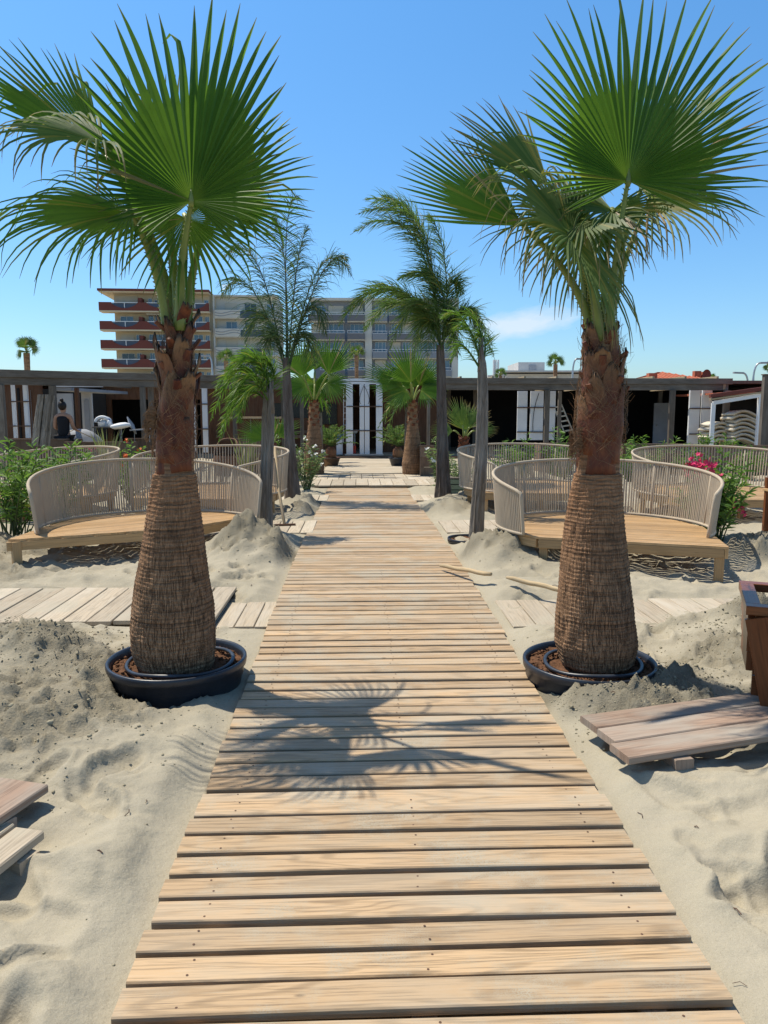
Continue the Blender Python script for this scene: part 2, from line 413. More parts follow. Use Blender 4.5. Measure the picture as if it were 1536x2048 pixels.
def hsand(X, Y):
    zb = np.interp(Y, [0, 1.8, 3, 5, 7, 9, 11, 15, 30], [-.04, -.03, -.005, .035, .065, .055, .03, 0, 0])
    cx = 0.17-0.0329*Y
    off = np.abs(X-cx)
    # wind and foot-worn dunes
    a = fbm(X*2.1+3+.5*Y, Y*3.3+8, 3, .5)
    rdg = 1-np.abs(2*fbm(X*1.7+40, Y*2.6+11, 2, .45)-1)*2.2
    d = (a-.5)*.10+np.clip(rdg, 0, 1)**1.3*.040
    b = fbm(X*6+5, Y*8+1, 3, .5)
    rd2 = 1-np.abs(2*fbm(X*4.2+4+(a-.5)*2, Y*5.1+31, 2, .5)-1)*2.6
    d = d+(b-.5)*.034+np.clip(rd2, 0, 1)*.024
    d = d+(fbm(X*15+2, Y*19+6, 3, .55)-.5)*.013
    rip = np.sin((Y*1.0+X*.35+fbm(X*2.5, Y*2.5, 2)*1.3)*26)
    d = d+rip*.0016*np.clip(fbm(X*.9+50, Y*.9+20, 2)*3-1.2, 0, 1)
    amp = np.clip((off-.82)/.35, 0, 1)*.8+.2
    z = d*amp
    rough = np.zeros_like(X)
    for (px, py, h, sx, sy, rg) in PILES:
        wx = X-px+(fbm(X*3+px, Y*3, 2)-.5)*.25; wy = Y-py+(fbm(X*3, Y*3+py, 2)-.5)*.25
        r = np.sqrt((wx/sx)**2+(wy/sy)**2)
        g = np.exp(-(r**1.55)*.9)
        pk = h*g
        z = np.maximum(z, 0)*0+z+pk*np.clip((off-.80)/.18, 0, 1)
        rough = np.maximum(rough, rg*np.clip((g-.16)*2.4, 0, 1))
    n1 = fbm(X*13, Y*13, 4, .6); n2 = fbm(X*38+7, Y*38, 3, .6); n3 = vnoise(X*75, Y*75)
    clod = np.clip(n1-.50, 0, 1)*.30+np.clip(n2-.55, 0, 1)*.075+np.clip(n3-.6, 0, 1)*.018
    z = z+rough*clod
    # bed under the boards, sand level with their ends, drifting over here and there
    edge = zb-.012+(fbm(X*2+9, Y*1.6+3, 2)-.5)*.02
    k = np.clip((off-.80)/.22, 0, 1); k = k*k*(3-2*k)
    z = (edge)*(1-k)+(z+zb*np.clip(1-(off-1)/2.5, 0, 1))*k
    under = np.clip((.812-off)/.012, 0, 1)*(Y < 15.35)
    z = z*(1-under)+(zb-.052)*under
    for (xa, xb, ya, yb, lv, jt) in CROSS:
        dx = np.minimum(X-xa, xb-X); ym = Y-.0329*(X-cx); dy = np.minimum(ym-ya, yb-ym); dd = np.minimum(dx, dy)
        kk = np.clip((dd+.10)/.14, 0, 1)
        cap = lv+(fbm(X*2.3+5, Y*2.8+2, 3)-.5)*jt
        z = np.where(kk > 0, np.minimum(z, cap*kk+(1-kk)*(np.maximum(z, cap))), z)
    for (tx, ty, tr) in ((-1.185, 4.21, .37), (1.185, 4.24, .365)):
        z = np.where((X-tx)**2+(Y-ty)**2 < tr*tr, np.minimum(z, .03), z)
    # far walkway: sand blown level across the boards
    return z, rough
def sand_level(x, y):
    z, _ = hsand(np.array([float(x)]), np.array([float(y)])); return float(z[0])
_fr = np.random.RandomState(11)
STEPS = []
for i in range(210):
    sx_ = 1 if _fr.rand() < .5 else -1
    y_ = 1.2+_fr.rand()**1.3*8; x_ = path_cx(y_)+sx_*(1.0+_fr.rand()**1.2*(1.1+.32*y_))
    STEPS.append((x_, y_, _fr.rand()*PI if _fr.rand() < .5 else (PI/2+_fr.randn()*.4), .24+_fr.rand()*.1, .10+_fr.rand()*.05, .014+_fr.rand()*.022))
def footsteps(X, Y, Z, RG):
    for (cx, cy, ang, L, W, dp) in STEPS:
        r0 = L*.95
        jj = np.where(np.abs(Y[:, 0]-cy) < r0)[0]
        if not len(jj): continue
        j0, j1 = jj[0], jj[-1]+1
        x = X[j0:j1]; y = Y[j0:j1]
        m = np.abs(x-cx) < r0
        c, s = math.cos(ang), math.sin(ang)
        wx = (fbm(x*7+cx, y*7, 2)-.5)*.05; wy = (fbm(x*7, y*7+cy, 2)-.5)*.05
        u_ = ((x-cx+wx)*c+(y-cy+wy)*s)/(L/2); v_ = (-(x-cx+wx)*s+(y-cy+wy)*c)/(W/2)
        r = np.sqrt(u_**2+v_**2)
        dp = dp*1.25
        d = -dp/(1+np.exp(np.clip((r-1)*13, -30, 30)))+dp*.6*np.exp(-((r-1.22)/.20)**2)*(.6+.4*np.sin(u_*2+cx*9))
        off = np.abs(x-(0.17-0.0329*y))
        Z[j0:j1] += np.where(m, d, 0)*np.clip((off-.90)/.15, 0, 1)
    return Z
def tread(X, Y, cx, cy, ang, L, W):
    c, s = math.cos(ang), math.sin(ang)
    u = (X-cx)*c+(Y-cy)*s; v = -(X-cx)*s+(Y-cy)*c
    w = W*(.82+.18*np.cos((u/L)*5+.6))
    m = np.clip((1-(u/(L/2))**4), 0, 1)*np.clip((1-(v/(w/2))**4), 0, 1)
    zig = np.abs(((u+np.abs(((v*30) % 1)-.5)*.03)*42) % 1-.5)*2
    return m*(-.007+zig*.0055)
u = np.concatenate([[-9, -5, -3, -2, -1.4, -1.0, -.8, -.68], np.arange(-.60, .60, .0023), [.68, .8, 1.0, 1.4, 2, 3, 5, 9]])
y = [-2.4, -1.5, -.6, .2, .7]
yy = 1.05
while yy < 700:
    y.append(yy); yy += .0052*yy if yy < 9 else (.012*yy if yy < 30 else .1*yy)
y = np.array(y)
UU, YY = np.meshgrid(u, y)
XX = UU*(YY+3.0)
ZZ, RG = hsand(XX, YY)
ZZ[YY > 40] *= .0
ZZ = footsteps(XX, YY, ZZ, RG)
for t in ((1.30, 2.28, -.9, .27, .10), (1.42, 2.02, -1.0, .26, .10), (1.10, 2.72, -.25, .25, .09), (-.62, 3.28, .5, .22, .09), (-.93, 3.42, -.3, .2, .08), (1.75, 2.25, .3, .26, .1), (-1.15, 1.9, .8, .27, .1), (.98, 4.75, .9, .25, .09)):
    ZZ += tread(XX, YY, *t)
nj, ni = XX.shape
mb = MB()
mb.v = np.stack([XX, YY, ZZ], -1).reshape(-1, 3).tolist()
mb.uv = np.stack([XX, YY], -1).reshape(-1, 2).tolist()
damp = np.clip(RG*(.55+.9*fbm(XX*3+3, YY*3, 3)), 0, 1)
mb.r = np.stack([damp, damp], -1).reshape(-1, 2).tolist()
idx = np.arange(nj*ni).reshape(nj, ni)
mb.f = np.stack([idx[:-1, :-1], idx[:-1, 1:], idx[1:, 1:], idx[1:, :-1]], -1).reshape(-1, 4).tolist()
mb.m = [0]*len(mb.f)
obj('sand_ground', mb, M['sand'], smooth=True, kind='structure')

# crumbs and clods of damp sand lying about the heaps
mb = MB()
ico = [(0, 0, 1), (.89, 0, .45), (.28, .85, .45), (-.72, .53, .45), (-.72, -.53, .45), (.28, -.85, .45), (.72, .53, -.45), (-.28, .85, -.45), (-.89, 0, -.45), (-.28, -.85, -.45), (.72, -.53, -.45), (0, 0, -1)]
icf = [(0, 1, 2), (0, 2, 3), (0, 3, 4), (0, 4, 5), (0, 5, 1), (1, 6, 2), (2, 7, 3), (3, 8, 4), (4, 9, 5), (5, 10, 1), (6, 7, 2), (7, 8, 3), (8, 9, 4), (9, 10, 5), (10, 6, 1), (11, 7, 6), (11, 8, 7), (11, 9, 8), (11, 10, 9), (11, 6, 10)]
def pebble(mb, c, s):
    q = [V(*p)*s*rng.uniform(.7, 1.2) for p in ico]
    mb.add([(c[0]+p.x, c[1]+p.y, c[2]+p.z*.75) for p in q], icf, None, (rng.random(), 0))
xs, ys, ss = [], [], []
for (px, py, h, sx, sy, rg) in PILES:
    if rg < .5: continue
    for i in range(int(1500*rg*(sx+sy) if py < 6 else 300*rg)):
        xs.append(px+rng.gauss(0, sx*1.05)); ys.append(py+rng.gauss(0, sy*1.05)); ss.append(min(.020, .0025+rng.expovariate(1/.0022)))
zs, _ = hsand(np.array(xs), np.array(ys))
for a, b, c, d in zip(xs, ys, zs, ss):
    if abs(a-path_cx(b)) > .86: pebble(mb, (a, b, c+d*.15), d)
obj('sand_clods', mb, M['clod'], smooth=True, kind='stuff', label='crumbs and clods of damp sand scattered over the sand heaps', cat='sand clods')

# ================================================================== BOARDWALK
def boardwalk(name, y0, y1, half=.825, pitch=.121, dz=0, mat='path'):
    mb = MB(); y = y0
    sk = rng.uniform(-.004, .004)
    while y < y1-.05:
        w = pitch-rng.uniform(.012, .025)
        yc = y+w/2; z = path_z(yc)+dz+rng.uniform(-.002, .003)
        j = rng.uniform(-.006, .006)+sk
        cx = path_cx(yc)+rng.uniform(-.006, .006); h = half+rng.uniform(-.004, .004)
        sl = .0329
        plank(mb, (cx-h, yc-h*sl*1-j, z), (cx+h, yc+h*sl+j, z+rng.uniform(-.002, .002)), w, .030, ch=.004, nseg=6, sag=rng.uniform(-.004, .004))
        y += pitch
        if yc < 7:
            for s in (-.66, .03, .68):
                for q in (-.3, .3):
                    sx_, sy_ = cx+s+rng.uniform(-.012, .012), yc+w*q+s*sl
                    vs = [(sx_+.0042*math.cos(b*PI/3), sy_+.0042*math.sin(b*PI/3), z+.0162+.0) for b in range(6)]
                    mb.add(vs, [tuple(range(6))], None, (0, 0), 1)
    for s in (-.62, 0, .62):    # battens below
        bx(mb, -1, -.99, 0, .01, -.2, -.19)
        ya, yb = y0+.02, y1-.06
        plank(mb, (path_cx(ya)+s, ya, path_z(ya)+dz-.034), (path_cx(yb)+s, yb, path_z(yb)+dz-.034), .07, .03)
    return obj(name, mb, [M[mat], M['rust']], kind='structure')
boardwalk('boardwalk', 1.10, 2.86, dz=.006)
boardwalk('boardwalk', 2.875, 5.02, dz=-.002, half=.815)
boardwalk('boardwalk', 5.035, 8.3, dz=.004)
boardwalk('boardwalk', 8.32, 11.6, dz=0, half=.82)
boardwalk('boardwalk', 11.62, 15.25, dz=-.002, half=.80)
# cross paths: boards run along the walk
def crosswalk(xa, xb, ya, yb, z, pitch, w, skew=0, lift=0, seed=0):
    mb = MB(); x = xa
    while x < xb:
        xc = x+pitch/2; ym = (ya+yb)/2
        yo = .0329*(xc-path_cx(ym))
        zz = z+rng.uniform(-.003, .004)
        j = rng.uniform(-.012, .012)
        plank(mb, (xc-.0329*(ya-ym)+skew, ya+yo+j, zz), (xc-.0329*(yb-ym)-skew, yb+yo+j, zz), w, .028, ch=.004, nseg=3)
        x += pitch
    for f in (.15, .5, .85):
        yb_ = lerp(ya, yb, f)
        plank(mb, (xa+.02, yb_+.0329*(xa-path_cx(yb_)), z-.03-lift/2), (xb-.03, yb_+.0329*(xb-path_cx(yb_)), z-.03-lift/2), .06, .03+lift)
    return obj('cross_boardwalk', mb, M['path2'], kind='structure')
crosswalk(-4.6, -1.27, 5.25, 6.28, .085, .178, .168, lift=.04)
crosswalk(-1.36, -.93, 5.25, 5.95, .034, .142, .134)
crosswalk(.90, 5.2, 5.20, 5.95, .036, .178, .170)
crosswalk(-3.3, -.96, 9.3, 10.35, .055, .16, .15)
crosswalk(.76, 3.6, 9.25, 10.3, .055, .175, .166)
crosswalk(-2.0, -1.1, 12.9, 13.8, .02, .17, .16)
crosswalk(.50, 1.2, 12.9, 13.8, .02, .17, .16)
crosswalk(-4.5, 2.6, 15.5, 16.9, .03, .26, .25)
crosswalk(-2.6, 1.7, 16.95, 18.4, .02, .26, .25)
# far walkway to the terrace, half lost under blown sand
mb = MB(); yq = 18.5
while yq < 24.2:
    plank(mb, (path_cx(yq)-1.05, yq, .035), (path_cx(yq)+1.05, yq+.06, .035), .125, .03); yq += .135
obj('far_boardwalk', mb, M['path2'], kind='structure')

# loose board pallets
def pallet(label, pts, n, th, blocks, mat='plankred', w=None, gap=.020):
    """pts: near-end line a->b; far-end line c->d, boards run from the first to the second"""
    a, b, c, d = [Vector(p) for p in pts]
    base = (a+b+c+d)/4; base.z = min(p.z for p in (a, b, c, d))-.08
    t = thing('board_pallet', base, label, 'board pallet')
    for i in range(n):
        f = (i+.5)/n; m = MB()
        e = rng.uniform(-.02, .02)
        p, q = a.lerp(b, f), c.lerp(d, f)
        p = p+(p-q).normalized()*e
        plank(m, p, q, (b-a).length/n-gap, th, ch=.005, nseg=3, e0=0)
        obj('board', m, M[mat], t)
    for f in blocks:
        m = MB(); p, q = a.lerp(c, f), b.lerp(d, f)
        dn = V(0, 0, th/2+.026)
        plank(m, p.lerp(q, -.04)-dn, p.lerp(q, .97)-dn, .085, .048)
        obj('batten', m, M[mat], t)
    return t
pallet('pallet of three reddish weathered boards lying on sand at the foot of the red planter', [gp(1262, 1524, .115), gp(1156, 1437, .10), gp(1700, 1452, .135), gp(1560, 1382, .11)], 3, .034, (.22, .75))
pallet('short pinkish board pallet jutting in over the sand at the lower left edge', [gp(76, 1590, .10), gp(-60, 1545, .10), gp(-190, 1750, .11), gp(-290, 1690, .11)], 1, .035, (.3,), gap=0)
pallet('sun-bleached stub of board pallet lying lowest at the lower left edge', [gp(92, 1672, .06), gp(-20, 1640, .06), gp(-130, 1850, .07), gp(-230, 1790, .07)], 2, .035, (.2,), mat='path2')

# ================================================================== BENCHES
def clip_line(poly, p, d):
    """interval of p+t*d inside the convex polygon (ccw)"""
    t0, t1 = -1e9, 1e9
    n = len(poly)
    for i in range(n):
        a, b = poly[i], poly[(i+1) % n]
        ex, ey = b[0]-a[0], b[1]-a[1]
        den = ex*d[1]-ey*d[0]; num = ex*(p[1]-a[1])-ey*(p[0]-a[0])
        if abs(den) < 1e-9:
            if num < 0: return None
            continue
        t = -num/den
        if den > 0: t0 = max(t0, t)
        else: t1 = min(t1, t)
    return (t0, t1) if t1 > t0+.02 else None
def hull(pts):
    pts = sorted(set((round(p[0], 4), round(p[1], 4)) for p in pts))
    def half(ps):
        h = []
        for p in ps:
            while len(h) > 1 and (h[-1][0]-h[-2][0])*(p[1]-h[-2][1])-(h[-1][1]-h[-2][1])*(p[0]-h[-2][0]) <= 0: h.pop()
            h.append(p)
        return h[:-1]
    return half(pts)+half(pts[::-1])
def daybed(label, cx, cy, a0, a1, front, Rr=1.1, zs=.36, nsl=140, far=False, nfaces=9, dz=0):
    t = thing('daybed', V(cx, cy, dz), label, 'daybed', 'round daybeds with woven rope backs')
    oc = [(cx+(Rr-.02)*math.cos(R(a)), cy+(Rr-.02)*math.sin(R(a))) for a in np.linspace(a0+12, a1-12, nfaces)]
    poly = hull(oc+[tuple(p) for p in front])
    fa, fb = front[0], front[-1]
    d = np.array([fb[0]-fa[0], fb[1]-fa[1]]); d = d/np.linalg.norm(d); nrm = np.array([-d[1], d[0]])
    offs = [(p[0]-fa[0])*nrm[0]+(p[1]-fa[1])*nrm[1] for p in poly]
    o = min(offs)+.002; mb = MB(); w = .056; pitch = .070
    z = zs+dz
    while o < max(offs):
        l0 = clip_line(poly, np.array(fa)+nrm*o, d); l1 = clip_line(poly, np.array(fa)+nrm*(o+w), d)
        if l0 and l1:
            P = []
            for (l, off) in ((l0, o), (l1, o+w)):
                for tt in l:
                    q = np.array(fa)+nrm*off+d*tt; P.append((q[0], q[1]))
            a, b, e, c = P[0], P[1], P[2], P[3]   # a-b near, e-c far
            r = (rng.random(), rng.random()); ou, ov = rng.random()*30, rng.random()*30
            ring = [a, b, c, e]
            vt = [(x, y, z) for x, y in ring]+[(x, y, z-.022) for x, y in ring]
            L = math.dist(a, b)
            uv = [(ou, ov), (ou+L, ov), (ou+L, ov+w), (ou, ov+w)]*2
            mb.add(vt, [(0, 1, 2, 3), (7, 6, 5, 4), (0, 4, 5, 1), (1, 5, 6, 2), (2, 6, 7, 3), (3, 7, 4, 0)], uv, r)
        o += pitch
    obj('seat', mb, M['teak'], t)
    mb = MB()
    n = len(poly)
    for i in range(n):
        a, b = V(*poly[i], 0), V(*poly[(i+1) % n], 0)
        dd = (b-a).normalized(); inn = V(-dd.y, dd.x, 0)*.016
        h = .085
        plank(mb, a+inn+dd*.001+V(0, 0, z-.024-h/2), b+inn-dd*.034+V(0, 0, z-.024-h/2), .030, h)
    c = V(cx, cy, 0)
    for s in (-.3, .3):
        q = np.array((cx, cy))+nrm*s*Rr
        l = clip_line(poly, q, d)
        if l: plank(mb, (*(q+d*(l[0]+.04)), z-.065), (*(q+d*(l[1]-.04)), z-.065), .04, .08)
    obj('apron', mb, M['teak'], t)
    # legs at the front corners and round the polygon
    lp = [front[0], front[-1]]+([front[1]] if len(front) > 2 else [])
    lp += [poly[i] for i in range(0, n, 2) if all(math.dist(poly[i], q) > .5 for q in lp)]
    lp += [(lerp(front[0][0], front[-1][0], .55), lerp(front[0][1], front[-1][1], .55)+.45)]
    for q in lp:
        mb = MB(); v = V(cx-q[0], cy-q[1], 0); v = v.normalized()*.085 if v.length > .2 else v*0
        x, y_ = q[0]+v.x, q[1]+v.y
        plank(mb, (x, y_, -.12), (x, y_, z-.024), .078, .078, up=V(d[0], d[1], 0), ch=.004)
        obj('leg', mb, M['teak'], t)
    # back rest
    def bp(f, k):     # f along arc 0..1, k height 0..1
        a = R(lerp(a0, a1, f)); hh = .40+.22*math.sin(PI*f)**.7
        rr = Rr+.01+.045*k
        return V(cx+rr*math.cos(a), cy+rr*math.sin(a), z+.012+hh*k)
    mb = MB(); ns = 72
    loop = [bp(i/ns, 1) for i in range(ns+1)]
    ends = [bp(1, 1-k/6) for k in range(1, 7)]
    bot = [bp(1-i/ns, 0) for i in range(ns+1)][1:]
    e2 = [bp(0, k/6) for k in range(1, 6)]
    tube(mb, loop+ends+bot+e2, .0175, 8, closed=True)
    for f in (.17, .34, .5, .66, .83):
        tube(mb, [bp(f, 0), bp(f, .5), bp(f, 1)], .012, 6)
    obj('backrest_frame', mb, M['rope'], t, smooth=True)
    mb = MB()
    n_ = nsl if not far else int(nsl*.85)
    for i in range(n_):
        f = (i+.5)/n_
        for ins in (0,):
            pts = [bp(f+rng.uniform(-.0007, .0007), k) for k in (0.0, .5, 1)]
            tube(mb, pts, .0097 if not far else .0098, 6 if not far else 5, cap=False, flat=.8)
    obj('rope_webbing', mb, M['rope'], t, smooth=True)
    return t
def xy(p): return (p.x, p.y)
daybed('round daybed at left behind the near palm, its empty deck pointing to a sharp corner', -2.45, 7.97, 23, 214, [xy(gp(12, 1080, .36)), (-2.10, 7.78), xy(gp(474, 1033, .36))], Rr=1.12)
daybed('round daybed at right behind the near palm, wide slatted deck and curled left end', 2.28, 7.88, -42, 212, [xy(gp(1077, 1074, .36)), xy(gp(1458, 1094, .36))], Rr=1.08, nsl=168)
daybed('round daybed farther left, between the grey post in the pot and the green groundcover', -2.60, 11.45, -62, 212, [(-1.72, 10.30), (-3.5, 10.5)][::-1], Rr=1.1, far=True)
daybed('round daybed farther right, just behind the leaning grey post', 2.35, 12.1, -30, 232, [(1.45, 11.2), (3.2, 11.0)], Rr=1.12, far=True, nsl=140)
daybed('round daybed behind the pink oleander at the right edge', 4.95, 11.3, -40, 215, [(4.1, 10.35), (6.0, 10.2)], Rr=1.15, far=True, nsl=140)
daybed('round daybed at the left edge, partly hidden by the leafy oleander', -5.15, 11.2, -62, 160, [(-6.2, 10.25), (-4.35, 10.2)], Rr=1.13, far=True, nsl=130)

# little timber armchair cut by the right edge
t = thing('armchair', V(4.42, 8.7, 0), 'brown wooden armchair cut off by the right edge of the picture', 'armchair')
for x, y_, h in ((4.560, 8.42, .62), (4.560, 8.98, .78), (5.160, 8.42, .62), (5.160, 8.98, .78)):
    m = MB(); plank(m, (x, y_, -.08), (x, y_, h), .065, .05, up=V(0, 1, 0)); obj('leg', m, M['redwood'], t)
for x in (4.560, 5.160):
    m = MB(); plank(m, (x, 8.36, .635), (x, 9.02, .635), .09, .03); obj('armrest', m, M['teak'], t)
m = MB()
for i in range(6): plank(m, (4.595, 8.46+i*.1, .40), (5.125, 8.46+i*.1, .40), .085, .03)
obj('seat', m, M['teak'], t)
m = MB()
for i in range(3): plank(m, (4.595, 9.0, .5+i*.1), (5.125, 9.0, .5+i*.1), .03, .08)
obj('backrest', m, M['teak'], t)

# red timber trough standing at the right edge
t = thing('trough_planter', V(2.02, 3.85, 0), 'tall reddish-brown timber trough planter with sloping sides at the right edge', 'planter')
X0, Y0 = at(1493, 1205, 3.62).x, 3.62
t.location = (X0, Y0, 0); BASE[t] = V(X0, Y0, 0); t.rotation_euler = (0, 0, -.38)
def tp(x, y_, z): return V(X0+x, Y0+y_, z)
zt = .60
m = MB()
plank(m, tp(0, .03, zt), tp(1.3, .03, zt), .07, .045); plank(m, tp(0, .57, zt), tp(1.3, .57, zt), .07, .045)
plank(m, tp(.035, .066, zt), tp(.035, .534, zt), .07, .045)
obj('rim', m, M['redwood'], t)
m = MB()
for i in range(3):      # left end boards
    z = zt-.075-i*.105
    plank(m, tp(.03+i*.004, .06+.02*i, z), tp(.03+i*.004, .54-.02*i, z), .03, .098, up=V(0, 0, 1))
obj('end_board', m, M['redwood'], t)
m = MB()
for i in range(4): plank(m, tp(.05, .065, zt-.08-i*.105), tp(1.3, .065, zt-.08-i*.105), .022, .10)
obj('front_board', m, M['redwood'], t)
for i in range(4):      # front face boards run slanting down to the right
    m = MB()
    plank(m, tp(.055+i*.125, -.012, zt-.03), tp(.19+i*.125, -.02, -.06), .118, .028, up=V(0, -1, 0), ch=.004)
    obj('slanting_board', m, M['redwood'], t)
m = MB(); bx(m, X0+.08, X0+1.3, Y0+.07, Y0+.52, .35, zt-.09); obj('soil', m, M['soil'], t)

m = MB()
for i in range(90):
    s_ = rng.choice((-1, 1)); y_ = rng.uniform(1.3, 7); x_ = path_cx(y_)+s_*rng.uniform(.9, 1+.45*y_); z_ = sand_level(x_, y_)+.004
    a_ = rng.uniform(0, PI); l_ = rng.uniform(.008, .05); tube(m, [V(x_, y_, z_), V(x_+l_*math.cos(a_)*.5, y_+l_*math.sin(a_)*.5, z_+.004), V(x_+l_*math.cos(a_+.4), y_+l_*math.sin(a_+.4), z_)], rng.uniform(.0008, .0028), 4)
obj('sand_litter', m, M['rust'], kind='stuff', label='tiny dry twigs and leaf scraps strewn over the sand', cat='litter')

# ================================================================== CANES, RAKE
def cane(label, a, b, r):
    m = MB(); a, b = Vector(a), Vector(b)
    pts = [a.lerp(b, i/8)+V(0, 0, .004*math.sin(i*1.7)) for i in range(9)]
    tube(m, pts, [r*.55]+[r]*7+[r*.8], 8)
    obj('cane', m, M['stick'], None, True, label, 'cane')
cane('longer pale wooden cane with one end resting on the edge of the boardwalk', gp(880, 1131, .13), gp(982, 1149, .19), .020)
cane('pale wooden cane half behind the right palm trunk, lying on open sand', gp(1013, 1155, .19), gp(1140, 1184, .16), .020)
t = thing('rake', gp(565, 1050, .07), 'long-handled wooden rake leaning by the post with its head on the boards', 'rake')
m = MB(); tube(m, [at(549, 895, 11.0), at(557, 975, 10.7), gp(569, 1049, .085)], .02, 8); obj('handle', m, M['stick'], t, True)
m = MB(); p = gp(569, 1050, .08)
plank(m, p+V(-.14, -.02, 0), p+V(.14, .04, 0), .035, .03)
for i in range(9): tube(m, [p+V(-.13+i*.032, -.018+i*.007, 0), p+V(-.13+i*.032, -.03+i*.007, -.05)], .004, 5)
obj('rake_head', m, M['rust'], t)
# ================================================================== PALM PARTS
def fan_leaf(mb, hub, u, n, Rl, amin, amax, nseg, fuse=.5, droop=.5, brk=.1, side=.35, cup=.25, worn=0, drv=V(0, 0, -1), seed=0, jit=.03, fold=0, prof=None):
    rg = random.Random(seed)
    u = u.normalized(); n = (n-u*n.dot(u)).normalized(); s = u.cross(n)
    da = (amax-amin)/nseg
    NS = 11
    for k in range(nseg):
        a = amin+da*(k+.5)
        e = u*math.cos(a)+s*math.sin(a)
        tg = -u*math.sin(a)+s*math.cos(a)
        fa = abs(a)/max(abs(amin), abs(amax))
        pk = float(np.interp(abs(math.degrees(a)), prof[0], prof[1])) if prof else 1-side*fa**1.6
        L = Rl*pk*rg.uniform(.92, 1.05)
        e = (e+n*.10*math.sin(a*2.2+seed)*min(1, abs(a))+n*cup*math.sin(a/2)**2+n*fold*abs(math.sin(a))).normalized()
        rf = L*fuse*rg.uniform(.94, 1.03)
        broken = rg.random() < brk
        bt = rg.uniform(.45, .8)
        dr = droop*rg.uniform(.5, 1.5)
        jd = (tg*rg.uniform(-1, 1)+n*rg.uniform(-1, 1))*jit
        p = hub+e*.012; d = e.copy(); ld = L/(NS-1)
        vs = []; uv = []; typ = 0
        q = rg.random()
        typ = .98 if q < worn*.3 else (.93 if q < worn else .2)
        tw = 0
        for j in range(NS):
            t = j/(NS-1); r = t*L
            if r <= rf: hw = (r+.013)*math.tan(da/2)*1.06
            else: hw = (rf+.013)*1.04*math.tan(da/2)*max(.0, 1-((r-rf)/(L-rf)))**.75+.0009
            if r > rf:
                x = (r-rf)/(L-rf)
                d = (d+drv*dr*x*.22+jd*.35).normalized()
                if broken and t > bt: d = (d+drv*.75).normalized()
                tw += rg.uniform(-.1, .1)
            w = tg-d*tg.dot(d); w.normalize()
            nn = d.cross(w).normalized()
            if nn.dot(n) < 0: nn = -nn
            w2 = w*math.cos(tw)+nn*math.sin(tw)
            pl = hw*.95
            vs += [p-w2*hw, p+nn*pl, p+w2*hw]; uv += [(t, 0), (t, .5), (t, 1)]
            p = p+d*ld
        fs = []
        for j in range(NS-1):
            o = j*3
            fs += [(o, o+1, o+4, o+3), (o+1, o+2, o+5, o+4)]
        mb.add(vs, fs, uv, (rg.random(), typ))
def petiole(mb, pts, r0, r1, teeth=True, seed=0):
    rg = random.Random(seed); N = len(pts)
    rad = [lerp(r0, r1, (i/(N-1))**.7) for i in range(N)]
    tube(mb, pts, rad, 8, flat=.55, up=V(0, 1, 0))
    if not teeth: return
    for i in range(N-1):
        d = (pts[i+1]-pts[i]).normalized(); s = d.cross(V(0, 1, 0)).normalized()
        for sg in (-1, 1):
            for q in (.25, .75):
                p = pts[i].lerp(pts[i+1], q)+s*sg*rad[i]*.9
                tube(mb, [p, p+s*sg*.011+d*.006], [.0045, .0006], 4, cap=False)
